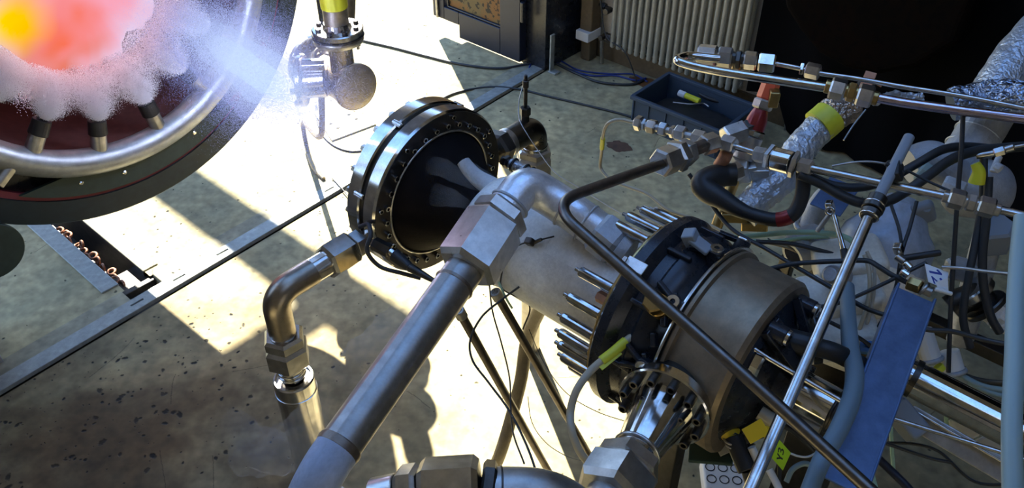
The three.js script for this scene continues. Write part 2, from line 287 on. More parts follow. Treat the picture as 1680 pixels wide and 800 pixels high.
const HL = 2.55, HC = 3.9;
struct('wall_right', [box(V(1.74, HC / 2, -2.74), [6.54, HC, 0.2])], M.wall);
struct('baseboard_right', [box(V(1.74, 0.055, -2.63), [6.5, 0.11, 0.025])], M.plinth);
struct('wall_front', [box(V(-1.62, (HL + HC) / 2, -1.37), [0.25, HC - HL, 2.86]), box(V(-1.62, HC - 0.08, 1.2), [0.25, 0.16, 2.3]), box(V(-1.62, 0.8, 2.58), [0.25, 1.6, 3.26]), box(V(-1.62, HC / 2 + 0.8, 3.28), [0.25, HC - 1.6, 1.86])], M.wallGrey);
struct('added_window_2', [box(V(-1.62, (1.6 + HC - 0.16) / 2, 1.65), [0.012, HC - 1.76, 1.4])], new THREE.MeshPhysicalMaterial({ color: 0xffffff, transmission: 1, roughness: 0.02, thickness: 0 }));  // added unseen window, set where the steel would mirror blue sky
for (let k = 0; k < 3; k++) struct('added_window_2_bar_' + (k + 1), [box(V(-1.6, (1.6 + HC) / 2, 0.97 + k * 0.68), [0.05, HC - 1.6, 0.04])], M.dark);
struct('wall_back', [box(V(5.1, HC / 2, 0.7), [0.2, HC, 7])], M.wallGrey);
struct('wall_left', [box(V(1.74, HC / 2, 4.3), [6.54, HC, 0.2])], M.wallGrey);
// ceiling with unseen rooflights added for fill light and blue sky reflections
struct('ceiling', [box(V(1.74, HC + 0.1, -2.07), [7, 0.2, 1.54]), box(V(-0.03, HC + 0.1, 2.53), [3.46, 0.2, 3.66]), box(V(3.9, HC + 0.1, 2.53), [2.6, 0.2, 3.66]), box(V(2.15, HC + 0.1, 2.93), [0.9, 0.2, 2.86]), box(V(1.45, HC + 0.1, -0.3), [0.5, 0.2, 2.0]), box(V(3.9, HC + 0.1, -0.3), [2.6, 0.2, 2.0]), box(V(2.15, HC + 0.1, -1.0), [0.9, 0.2, 0.6]), box(V(-1.45, HC + 0.1, -0.3), [0.7, 0.2, 2.0])], M.ceiling);
struct('added_window_1', [box(V(0.05, HC + 0.1, -0.3), [2.3, 0.012, 2.0])], new THREE.MeshPhysicalMaterial({ color: 0xffffff, transmission: 1, roughness: 0.02, thickness: 0 }));
struct('added_window_3', [box(V(2.15, HC + 0.1, 0.4), [0.9, 0.012, 2.2])], new THREE.MeshPhysicalMaterial({ color: 0xffffff, transmission: 1, roughness: 0.02, thickness: 0 }));  // second added rooflight, to streak the chrome with sky blue
for (let k = 0; k < 3; k++) struct('added_window_1_bar_' + (k + 1), [box(V(-0.55 + k * 0.6, HC + 0.06, -0.3), [0.06, 0.1, 2.0])], M.dark);
struct('column', [box(V(-1.57, HL / 2, -2.45), [0.19, HL, 0.4])], M.black);
{ // open leaf of the gate: steel frame, rusty sheet panel
  const t = new THREE.Group(); t.name = 'door_1'; t.userData.kind = 'structure'; t.position.set(-1.6, 0.03, -2.215); scene.add(t);
  const z = -2.215, F = (x0, x1, y0, y1, d, zz = z) => box(V((x0 + x1) / 2, (y0 + y1) / 2, zz), [x1 - x0, y1 - y0, d], [0, 0, 0], 0.006);
  part(t, 'door_stile', F(-2.36, -2.26, 0.115, 2.45, 0.06), M.paintBlue); part(t, 'door_stile', F(-1.78, -1.62, 0.03, 2.45, 0.06), M.paintBlue);
  part(t, 'door_rail', F(-2.26, -2.13, 0.115, 0.2, 0.06), M.paintBlue); part(t, 'door_rail', F(-2.13, -1.78, 0.03, 0.2, 0.06), M.paintBlue); part(t, 'door_rail', F(-2.26, -1.78, 2.33, 2.45, 0.06), M.paintBlue);
  part(t, 'door_panel', F(-2.25, -1.75, 0.19, 2.35, 0.012), M.rust);
  part(t, 'panel_bead', [F(-2.24, -1.76, 0.2, 0.212, 0.04), F(-2.24, -2.228, 0.2, 2.33, 0.04), F(-1.772, -1.76, 0.2, 2.33, 0.04)], M.black);
  part(t, 'door_hinge', cyl(V(-1.595, 0.3, z + 0.035), V(-1.595, 0.42, z + 0.035), 0.014), M.black); part(t, 'lock_bar', cyl(V(-2.31, 0.12, z + 0.04), V(-2.31, 1.3, z + 0.04), 0.009), M.dull);
}
{ const t = thing('box_pipe', 'brown square downpipe with pale bracket beside the gate post', 'pipe', V(-1.38, 0, -2.56));
  part(t, 'pipe_body', box(V(-1.385, 1.3, -2.56), [0.085, 2.3, 0.1], [0, 0, 0], 0.01), M.plinth); part(t, 'pipe_foot', box(V(-1.385, 0.07, -2.56), [0.07, 0.14, 0.08], [0, 0, 0], 0.01), M.plinth);
  part(t, 'bracket', box(V(-1.385, 0.17, -2.545), [0.095, 0.06, 0.13], [0, 0, 0], 0.006), M.white); }
solo('gate_stop', 'short grey steel flat standing at the foot of the gate post', 'stop', [box(V(-1.44, 0.12, -2.27), [0.012, 0.24, 0.035]), box(V(-1.42, 0.006, -2.27), [0.06, 0.012, 0.05])], M.galv);

// canopy frame outside the gate, whose beams stripe the ground with shade
{ const t = thing('canopy_frame', 'steel canopy frame above the yard outside the gate', 'canopy', V(-5, 0, -3.4)); const k = 1 / 0.92, yb = 3.5, dx = 0.845 * k * yb, dz = 0.534 * k * yb;
  const beam = (x0, x1, z0, z1) => box(V((x0 + x1) / 2 - dx, yb, (z0 + z1) / 2 - dz), [x1 - x0, 0.05, z1 - z0], [0, 0, 0], 0.006);
  part(t, 'long_beam', beam(-4.5, -0.48, -0.262, -0.005), M.galv); part(t, 'cross_beam', beam(-0.90, -0.745, -0.26, 1.6), M.galv); part(t, 'cross_beam', beam(-4.5, -4.36, -1.6, 3), M.galv);
  part(t, 'post', box(V(-4.4 - dx, yb / 2, -1.5 - dz), [0.1, yb, 0.1]), M.galv); part(t, 'post', box(V(-4.4 - dx, yb / 2, 2.9 - dz), [0.1, yb, 0.1]), M.galv); }

// ---------------------------------------------------------------- radiator, crate and curtain on the far wall
{ const t = thing('column_radiator', 'cream steel column radiator on the far wall', 'radiator', V(-0.76, 0.15, -2.54));
  for (let k = 0; k < 20; k++) { const x = -1.172 + k * 0.0428; const s = [];
    for (const z of [-2.5, -2.555]) s.push(sweep([V(x, 0.162, z), V(x, 0.168, z), V(x, 0.185, z), V(x, 0.96, z), V(x, 0.98, z)], (u) => u < 0.2 ? 0.007 : u > 0.8 ? 0.008 : 0.0145, 12));
    s.push(box(V(x, 0.2, -2.53), [0.03, 0.035, 0.07], [0, 0, 0], 0.012), box(V(x, 0.95, -2.53), [0.03, 0.035, 0.07], [0, 0, 0], 0.012)); part(t, 'radiator_column', s, M.radiator); }
  for (const y of [0.2, 0.95]) part(t, 'header_pipe', cyl(V(-1.2, y, -2.53), V(-0.34, y, -2.53), 0.012), M.cream);
  const v = part(t, 'supply_pipe', sweep(bend([V(-1.2, 0.2, -2.53), V(-1.275, 0.2, -2.53), V(-1.275, 0.01, -2.55)], 0.03), 0.012), M.dull); part(v, 'valve', [hex(V(-1.2, 0.2, -2.53), V(-1.235, 0.2, -2.53), 0.022), cyl(V(-1.25, 0.2, -2.55), V(-1.25, 0.2, -2.48), 0.016)], M.dark);
  const w = part(t, 'return_pipe', sweep(bend([V(-1.2, 0.36, -2.55), V(-1.33, 0.36, -2.57)], 0.02), 0.01), M.dark); part(w, 'valve', [cyl(V(-1.24, 0.36, -2.55), V(-1.24, 0.36, -2.5), 0.018), hex(V(-1.28, 0.36, -2.56), V(-1.31, 0.36, -2.565), 0.02)], M.dark);
  for (const x of [-1.15, -0.38]) part(t, 'wall_bracket', box(V(x, 0.22, -2.6), [0.02, 0.02, 0.09]), M.cream); }
solo('bleed_tube', 'thin dark tube leaning from the radiator to the floor', 'tube', sweep(curve([Zp(985, 0, -2.5), Zp(995, 60, -2.5), Zp(1025, 85, -2.47), Yp(1045, 134, 0.008)]), 0.004, 8), M.cable);
{ const t = thing('plastic_crate', 'dark blue-grey stackable plastic crate on the floor below the radiator', 'crate', V(-0.43, 0, -2.24));
  const x0 = -0.735, x1 = -0.2, z0 = -2.44, z1 = -2.1, h = 0.165, w = 0.009, c = M.crate;
  part(t, 'crate_base', box(V((x0 + x1) / 2, 0.012, (z0 + z1) / 2), [x1 - x0 - 0.02, 0.012, z1 - z0 - 0.02]), c);
  part(t, 'crate_wall', box(V((x0 + x1) / 2, h / 2, z1), [x1 - x0, h, w]), c); part(t, 'crate_wall', box(V((x0 + x1) / 2, h / 2, z0), [x1 - x0, h, w]), c);
  part(t, 'crate_wall', box(V(x0, h / 2, (z0 + z1) / 2), [w, h, z1 - z0]), c); part(t, 'crate_wall', box(V(x1, h / 2, (z0 + z1) / 2), [w, h, z1 - z0]), c);
  part(t, 'crate_rim', [box(V((x0 + x1) / 2, h - 0.004, z1 + 0.004), [x1 - x0 + 0.025, 0.022, 0.022]), box(V((x0 + x1) / 2, h - 0.004, z0 - 0.004), [x1 - x0 + 0.025, 0.022, 0.022]), box(V(x0 - 0.004, h - 0.004, (z0 + z1) / 2), [0.022, 0.022, z1 - z0]), box(V(x1 + 0.004, h - 0.004, (z0 + z1) / 2), [0.022, 0.022, z1 - z0])], c);
  for (const u of [0.02, 0.2, 0.4, 0.6, 0.8, 0.98]) part(t, 'crate_rib', box(V(x0 + (x1 - x0) * u, h / 2, z1 + 0.008), [0.008, h - 0.03, 0.01]), c);
  for (const u of [0.1, 0.4, 0.7]) part(t, 'crate_rib', box(V(x0 - 0.008, h / 2, z0 + (z1 - z0) * u), [0.01, h - 0.03, 0.008]), c); }
{ const t = thing('glue_tube', 'white and yellow-green tube lying in the crate', 'tube', V(-0.47, 0.1, -2.3)), a = Yp(1114, 152, 0.11), b = Yp(1148, 166, 0.11); part(t, 'tube_cap', cyl(a, lerp(a, b, 0.32), 0.018), M.white); part(t, 'tube_body', cyl(lerp(a, b, 0.32), b, 0.016), M.yellow); }
solo('rod_tool', 'grey metal rod tool lying in the crate', 'tool', sweep(curve([Yp(1104, 168, 0.1), Yp(1135, 171, 0.105), Yp(1155, 170, 0.1), Yp(1163, 175, 0.095)]), 0.005), M.dull);
solo('black_grip', 'black grip of a tool lying in the crate behind the tube', 'tool', sweep(curve([Yp(1140, 148, 0.115), Yp(1160, 160, 0.115), Yp(1185, 168, 0.11)]), 0.011), M.rubber);

solo('dark_cloth', 'crumpled black cloth filling the crate under the tools', 'cloth', (() => { const g = new THREE.SphereGeometry(1, 40, 24), p = g.attributes.position; for (let i = 0; i < p.count; i++) { const x = p.getX(i), y = p.getY(i), z = p.getZ(i), n = 1 + 0.12 * PN.noise(x * 3, y * 3, z * 3) + 0.06 * PN.noise(x * 9, y * 9, z * 9), q = (v) => Math.sign(v) * Math.pow(Math.abs(v), 0.55); p.setXYZ(i, -0.465 + q(x) * 0.225 * n, 0.055 + q(y) * 0.03 * n, -2.27 + q(z) * 0.135 * n); } g.computeVertexNormals(); return uvBox(g); })(), M.rubber);
{ // black curtain with sagging folds over the wall, brown cover in front of its upper corner
  const W = 60, H = 24, P = [], I = [], UV = []; for (const s of [0, 1]) for (let j = 0; j <= H; j++) for (let i = 0; i <= W; i++) { const x = -0.29 + i / W * 4.8, y = (x < -0.1 ? 0.2 : 0.02) + 3.1 * j / H; P.push(x, y, -2.53 + 0.025 * Math.sin(x * 17 + 0.5 * Math.sin(y * 2)) + 0.015 * Math.sin(x * 41 + y) - s * 0.006); UV.push(x, y); }
  const n = (W + 1) * (H + 1); for (let s = 0; s < 2; s++) for (let j = 0; j < H; j++) for (let i = 0; i < W; i++) { const a = s * n + j * (W + 1) + i, b = a + W + 1; s ? I.push(a, b, a + 1, b, b + 1, a + 1) : I.push(a, a + 1, b, b, a + 1, b + 1); }
  const g = new THREE.BufferGeometry(); g.setAttribute('position', new THREE.Float32BufferAttribute(P, 3)); g.setAttribute('uv', new THREE.Float32BufferAttribute(UV, 2)); g.setIndex(I); g.computeVertexNormals(); solo('black_curtain', 'matt black curtain hanging over the wall right of the radiator', 'curtain', g.toNonIndexed(), M.tarp); }
{ // brown-black machine cover with a rounded lower hem, hung in front of the curtain
  const s = new THREE.Shape(), c = [[1296, -40], [1302, 8], [1322, 40], [1352, 76], [1392, 98], [1440, 108], [1500, 96], [1560, 60], [1600, -40]].map(([x, y]) => Zp(x, y, -2.3)); s.setFromPoints(c.map((p) => new THREE.Vector2(p.x, p.y)));
  const g = new THREE.ExtrudeGeometry(s, { depth: 0.12, bevelEnabled: true, bevelSize: 0.04, bevelThickness: 0.04, bevelSegments: 4, curveSegments: 4 }); g.translate(0, 0, -2.44); solo('machine_cover', 'brown-black speckled cover with a rounded hem hanging over the curtain', 'cover', uvBox(g), M.tarpBrown); }
solo('conduit_rod', 'thin pale upright conduit before the black curtain', 'conduit', sweep([Yp(1287, 213, 0), V(Yp(1287, 213, 0).x, 2.2, Yp(1287, 213, 0).z)], 0.006, 8), M.dull);

// ---------------------------------------------------------------- cables and marks on the floor
const onFloor = (pts, r) => curve(pts.map(([x, y]) => Yp(x, y, r)), 8);
solo('floor_cable', 'grey cable running from the flanged pipe past the gate to the curtain wall', 'cable', sweep(onFloor([[585, 64], [650, 79], [700, 92], [760, 106], [820, 112], [862, 106], [900, 101], [945, 120], [985, 135], [1040, 138], [1056, 131]], 0.009), 0.008, 8), M.cable);
solo('floor_cable', 'black cable crossing the threshold towards the crate', 'cable', sweep(onFloor([[640, 250], [690, 190], [740, 155], [800, 143], [850, 146], [900, 158], [960, 172], [1020, 187], [1052, 197]], 0.007), 0.0065, 8), M.cable);
solo('floor_cable', 'blue cable looping on the floor below the radiator', 'cable', sweep(onFloor([[868, 112], [876, 99], [900, 97], [930, 112], [970, 124], [1010, 124], [1045, 132], [1060, 128]], 0.006), 0.006, 8), M.blueCable);
solo('floor_cable', 'second blue cable lying between the gate post and the radiator', 'cable', sweep(onFloor([[880, 108], [912, 98], [950, 115], [1000, 121], [1040, 122], [1062, 134]], 0.006), 0.005, 8), M.blueCable);
solo('floor_cable', 'thin grey lead curving over the sunlit ground under the flanged pipe', 'cable', sweep(onFloor([[519, 172], [521, 200], [532, 225], [552, 241], [575, 248], [606, 246]], 0.005), 0.0045, 8), M.cable);
solo('threshold_wire', 'thin dark wire lying along the sunlit threshold', 'wire', sweep(onFloor([[545, 292], [570, 320], [585, 345]], 0.014), 0.003, 6), M.cable);
solo('hinge_plate', 'painted steel plate with four bolt holes flush in the sunlit yard', 'plate', (() => { const c = [[515, 185], [560, 178], [617, 205], [545, 232]].map(([x, y]) => Yp(x, y, 0)); const s = new THREE.Shape(c.map((p) => new THREE.Vector2(p.x, p.z))); for (const [x, y] of [[573, 190], [585, 197], [543, 205], [555, 212]]) { const p = Yp(x, y, 0), h = new THREE.Path(); h.absarc(p.x, p.z, 0.012, 0, 6.283); s.holes.push(h); } const g = new THREE.ExtrudeGeometry(s, { depth: 0.008, bevelEnabled: false, curveSegments: 8 }); g.rotateX(Math.PI / 2); g.translate(0, 0.009, 0); return uvBox(g); })(), M.white);
{ const c = Yp(1016, 240, 0), s = new THREE.Shape(); for (let k = 0; k < 24; k++) { const a = k / 24 * 6.283, r = 0.05 * (1 + 0.35 * PN.noise(Math.cos(a) * 2, Math.sin(a) * 2, 1)); const x = c.x + r * 1.3 * Math.cos(a), z = c.z + r * Math.sin(a); k ? s.lineTo(x, z) : s.moveTo(x, z); } const g = new THREE.ExtrudeGeometry(s, { depth: 0.0012, bevelEnabled: false }); g.rotateX(Math.PI / 2); g.translate(0, 0.0014, 0); solo('floor_stain', 'dried red-brown paint spill on the concrete beside the crate', 'stain', uvBox(g), std({ color: [0.22, 0.12, 0.09], roughness: 0.8, map: concreteMap })); }
{ const c = Yp(1040, 128, 0), s = new THREE.Shape(); for (let k = 0; k < 24; k++) { const a = k / 24 * 6.283, r = 0.1 * (1 + 0.3 * PN.noise(Math.cos(a) * 2, Math.sin(a) * 2, 4)); const x = c.x + 0.12 + r * 1.5 * Math.cos(a), z = Math.max(-2.61, c.z + r * 0.6 * Math.sin(a)); k ? s.lineTo(x, z) : s.moveTo(x, z); } const g = new THREE.ExtrudeGeometry(s, { depth: 0.0012, bevelEnabled: false }); g.rotateX(Math.PI / 2); g.translate(0, 0.0014, 0); solo('rust_stain', 'orange rust stain on the floor at the wall behind the crate', 'stain', uvBox(g), std({ color: [0.30, 0.12, 0.03], roughness: 0.8, map: concreteMap })); }

// ---------------------------------------------------------------- exhaust duct with its water ring
const DC = V(-1.3, 1.348, 0.283), XD = V(1, 0, 0);
const onRing = (deg, r, x = 0) => V(DC.x + x, DC.y + r * Math.sin(deg * Math.PI / 180), DC.z + r * Math.cos(deg * Math.PI / 180));
{
  const t = thing('exhaust_duct', 'round dark green exhaust duct with a shiny water ring round its mouth', 'duct', V(DC.x - 0.3, 0.4, DC.z));
  part(t, 'water_ring', torus(DC, XD, 0.612, 0.048, 120, 28), std({ color: [0.50, 0.53, 0.53], metalness: 0.7, roughness: 0.42, map: grime }), 'shiny steel ring pipe');
  part(t, 'inner_panel', [0, 1, 2, 3].map((q) => { const s = new THREE.Shape(), a = 0.605, h = Math.acos(a / 0.737); s.absarc(0, 0, 0.737, -Math.PI / 2 - h, -Math.PI / 2 + h, false); const g = new THREE.ExtrudeGeometry(s, { depth: 0.01, bevelEnabled: true, bevelSize: 0.0015, bevelThickness: 0.0015, bevelSegments: 1, curveSegments: 40 }); g.rotateZ(q * Math.PI / 2); g.rotateY(Math.PI / 2); g.translate(DC.x - 0.012, DC.y, DC.z); return uvBox(g); }), M.greenPlate);
  part(t, 'back_plate', lathe(V(DC.x - 0.06, DC.y, DC.z), XD, [[0.6, 0], [0.6, 0.01], [0.75, 0.01], [0.75, 0]], 96), M.black);
  part(t, 'outer_panel', lathe(V(DC.x - 0.03, DC.y, DC.z), XD, [[0.755, 0.012], [0.757, 0.02], [0.842, 0.014], [0.848, 0.008], [0.848, -0.06], [0.842, -0.06], [0.755, 0.004]], 120), M.bluePlate);
  part(t, 'slot_lining', lathe(V(DC.x - 0.034, DC.y, DC.z), XD, [[0.732, 0], [0.732, 0.018], [0.77, 0.018], [0.77, 0]], 120), M.slotRed, 'dark crimson slot between the panels');
  for (let q = 0; q < 4; q++) for (const d of [-109, -84, -71]) { const p = onRing(d + q * 90, 0.69, -0.002); part(t, 'panel_screw', lathe(p, XD, [[0, 0.006], [0.0045, 0.006], [0.008, 0.003], [0.008, 0]], 12), M.chrome); }
  part(t, 'duct_wall', lathe(V(DC.x - 0.02, DC.y, DC.z), XD, [[0.6, -0.005], [0.595, -0.03], [0.585, -0.2], [0.57, -0.9], [0.56, -2.4], [0, -2.4], [0, -2.43], [0.59, -2.43], [0.6, -0.9], [0.612, -0.2], [0.612, -0.005]], 96), M.maroon, 'dark red-brown inside of the duct');
  for (const z of [-0.35, 0.35]) part(t, 'duct_leg', box(V(DC.x - 2, 0.42, DC.z + z), [0.1, 0.84, 0.1]), M.greenPlate);
  part(t, 'saddle', box(V(DC.x - 2, 0.82, DC.z), [0.14, 0.08, 0.9]), M.greenPlate);
  part(t, 'side_plate', lathe(V(-1.27, 0.62, 0.86), XD, [[0, 0], [0, 0.012], [0.1, 0.012], [0.102, 0.01], [0.102, 0]], 40), M.greenPlate);
  part(t, 'drain_stub', cyl(onRing(-49, 0.63, 0.02), onRing(-47, 0.70, 0.03), 0.022), M.dull);
  for (let k = 0; k < 16; k++) {
    const a = -54.7 - k * 22.4, n = part(t, 'spray_nozzle', cyl(onRing(a, 0.578), onRing(a, 0.512), 0.0275, 0.0275, 24), M.dull);
    part(n, 'nozzle_cap', [cyl(onRing(a, 0.515), onRing(a, 0.462), 0.032, 0.03, 24), cyl(onRing(a, 0.463), onRing(a, 0.452), 0.018, 0.015, 16)], M.rubber);
  }
}
// clouds of droplets and of glowing gas: many tiny bodies, each a real speck of water, steam or flame
const speck = new THREE.OctahedronGeometry(1, 0);
function specks(name, list, m, parent) {   // list: [x, y, z, radius, r, g, b]
  const o = new THREE.InstancedMesh(speck, m, list.length), M4 = new THREE.Matrix4(), E3 = new THREE.Euler(), Q = new THREE.Quaternion(), c = new THREE.Color();
  list.forEach((s, i) => { E3.set(i * 1.7, i * 2.3, i * 0.9); o.setMatrixAt(i, M4.compose(V(s[0], s[1], s[2]), Q.setFromEuler(E3), V(s[3], s[3], s[3]))); if (s.length > 4) o.setColorAt(i, c.setRGB(s[4], s[5], s[6])); });
  o.name = name; parent.add(o); return o;
}
function stuff(name, label, category) { const o = new THREE.Group(); o.name = numbered(name); o.userData = { label, category, kind: 'stuff' }; scene.add(o); return o; }
function skin(parent, name, P, I, m, C, k = 3) { const g = new THREE.BufferGeometry(); g.setAttribute('position', new THREE.Float32BufferAttribute(P, 3)); if (C) g.setAttribute('color', new THREE.Float32BufferAttribute(C, k)); g.setIndex(I); g.computeVertexNormals(); const o = new THREE.Mesh(g, m); o.name = name; parent.add(o); return o; }
// closed lumpy body of revolution along a path: at(u) centre, ru(u) radius, wob amplitude
function lump(at, side, up, ru, nu, na, wob, f, sd) {
  const P = [], I = []; for (let i = 0; i <= nu; i++) for (let k = 0; k < na; k++) { const u = i / nu, a = k / na * 6.283, c = at(u), d = side.clone().multiplyScalar(Math.cos(a)).addScaledVector(up, Math.sin(a)), r = ru(u); const q = c.clone().addScaledVector(d, r), n = 1 + wob * (PN.noise(q.x * f, q.y * f, q.z * f + sd) + 0.5 * PN.noise(q.x * f * 2.3, q.y * f * 2.3, q.z * f * 2.3 + sd)); q.copy(c).addScaledVector(d, r * n); P.push(q.x, q.y, q.z); }
  for (let i = 0; i < nu; i++) for (let k = 0; k < na; k++) { const a = i * na + k, b = i * na + (k + 1) % na; I.push(a, b, a + na, b, b + na, a + na); } return [P, I];
}
const FLAME = 0.56;
const glow = new THREE.MeshBasicMaterial({ color: 0xffffff });
{ // burning plume: thin blue gas round the shock diamond, thinning out to violet
  const t = stuff('exhaust_plume', 'blue-white glowing exhaust plume between the engine and the duct mouth', 'flame');
  const L = [], ax = (x) => V(x, 1.02 - 0.12 * (x + 0.35), 0.0);
  for (let k = 0; k < 330000; k++) {
    const gx = gauss(), gy = gauss(), gz = gauss(), x = -0.90 + gx * 0.20, c = ax(x), e = cl(Math.hypot(gx * 0.8, gy, gz) * 0.52);
    L.push([x, c.y + gy * 0.092, c.z + gz * 0.092, 0.0006, ...[0.80 - 0.42 * e, 1.0 - 0.55 * e, 1.12 - 0.16 * e].map((q) => q * FLAME)]);
  }
  specks('glowing_specks', L, glow, t);
  for (const [w, len, col, al] of [[0.045, 0.26, [0.72, 1.0, 1.15], 0.36], [0.085, 0.36, [0.5, 0.68, 1.1], 0.24], [0.135, 0.46, [0.42, 0.46, 1.0], 0.13]]) {
    const nu = 40, na = 40, [P, I] = lump((u) => ax(-0.90 + (u - 0.5) * 2 * len), V(0, 0, 1), V(0, 1, 0), (u) => w * Math.sqrt(Math.max(0, 1 - Math.pow(2 * u - 1, 2))) + 1e-4, nu, na, 0.22, 7, w * 30), C = [];
    for (let i = 0; i <= nu; i++) for (let k = 0; k < na; k++) { const e = Math.pow(Math.sin(i / nu * Math.PI), 1.5); C.push(...col.map((q) => q * FLAME * 1.1), al * e); }
    skin(t, 'gas_shell', P, I, new THREE.MeshBasicMaterial({ color: 0xffffff, vertexColors: true, transparent: true, depthWrite: false, side: THREE.DoubleSide }), C, 4);
  }
}
{ // pink and orange flame in the duct mouth: a lumpy body with a loose fringe
  const t = stuff('duct_flame', 'pink and orange flame filling the middle of the duct mouth', 'flame');
  const tint = (y, z, x, q) => { const n = PN.noise(y * 7, z * 7, x * 3) * 0.6 + PN.noise(y * 17, z * 17, x * 7) * 0.35, e = Math.hypot((z - DC.z - 0.10) / 0.13, (y - DC.y + 0.20) / 0.15), o = 0.9 * cl(1.25 - 0.75 * e + 0.7 * n), w = cl((q - 0.5) * 2.0 + 0.5 * n), yl = cl(1.2 - Math.hypot(z - DC.z - 0.21, y - DC.y + 0.08) / 0.11 + 0.5 * n);
    return [0.95 + 0.2 * yl - 0.16 * w, (0.38 + 0.26 * w) * (1 - o) + 0.15 * o + 0.3 * yl, ((0.50 + 0.36 * w) * (1 - o) + 0.05 * o) * (1 - yl)].map((v) => v * FLAME); };
  const Ra = (a) => 0.385 + 0.05 * PN.noise(Math.cos(a) * 4, Math.sin(a) * 4, 2) + 0.02 * PN.noise(Math.cos(a) * 14, Math.sin(a) * 14, 7);
  const nr = 44, na = 240, P = [], I = [], C = [];
  for (let i = 0; i <= nr; i++) for (let k = 0; k < na; k++) { const a = k / na * 6.283, v = i / nr * Math.PI, q = Math.sin(v), r = q * (Ra(a) - 0.02), y = DC.y + 0.02 + r * Math.sin(a), z = DC.z + 0.02 + r * Math.cos(a); let x = DC.x - 0.17 + 0.12 * Math.cos(v); x += 0.03 * PN.noise(y * 12, z * 12, 3) * q; P.push(x, y, z); C.push(...tint(y, z, x, q)); }
  for (let i = 0; i < nr; i++) for (let k = 0; k < na; k++) { const a = i * na + k, b = i * na + (k + 1) % na; I.push(a, a + na, b, b, a + na, b + na); }
  skin(t, 'flame_body', P, I, new THREE.MeshBasicMaterial({ color: 0xffffff, vertexColors: true, side: THREE.DoubleSide }), C);
  const F = []; for (let k = 0; k < 100000; k++) { const a = rnd() * 6.283, q = 0.97 + 0.09 * gauss(), r = q * Ra(a), y = DC.y + 0.02 + r * Math.sin(a), z = DC.z + 0.02 + r * Math.cos(a), x = DC.x - 0.09 - 0.12 * rnd(); F.push([x, y, z, 0.0011, ...tint(y, z, x, q)]); }
  specks('flame_fringe', F, glow, t);
}
{ // water jets from the ring, blown into feathers: dense core and loose droplets
  const droplet = std({ color: [0.88, 0.87, 0.90], roughness: 0.7 });
  const spot = ['white water jet spraying left of the leftmost visible nozzle', 'white feathered water jet above the left black nozzle', 'white feathered water jet above the middle black nozzle', 'white feathered water jet above the right black nozzle', 'white water jet whose nozzle is dimmed by the blue glow', 'white water jet at the nozzle highest on the right of the ring', 'white water jet on the far right of the duct mouth', 'white water jet highest in the duct mouth'];
  spot.forEach((label, k) => {
    const a0 = -54.7 - (k - 1) * 22.4, L = [], t = stuff('water_jet', label, 'water');
    const wid = (u) => 0.012 + 0.088 * Math.pow(u, 0.7), mid = (u) => onRing(a0, 0.456 - 0.15 * u, 0.02 - 0.09 * u * u);
    const tan = new THREE.Vector3().crossVectors(onRing(a0, 1).sub(DC), XD).normalize();
    for (let i = 0; i < 44000; i++) {
      const u = Math.pow(rnd(), 0.75), g = gauss() * 0.42, h = gauss() * 0.42, n = 0.02 * u * PN.noise(u * 5 + k, g * 2, k * 3.3);
      if (rnd() < u * u * 0.6) continue;
      const p = mid(u).addScaledVector(tan, g * wid(u) * 1.25 + n).addScaledVector(XD, h * wid(u)); L.push([p.x, p.y, p.z, 0.0008 + 0.0006 * u * rnd()]);
    }
    specks('droplets', L, droplet, t);
  });
}
{ const p1 = new THREE.PointLight(lin(1.0, 0.45, 0.36), 0.8); p1.position.set(DC.x - 0.1, DC.y + 0.02, DC.z + 0.05); p1.castShadow = true; p1.shadow.radius = 6; scene.add(p1);
  const p2 = new THREE.PointLight(lin(0.6, 0.68, 1.0), 1.9); p2.position.set(-0.9, 1.08, 0); p2.castShadow = true; p2.shadow.radius = 4; scene.add(p2); }

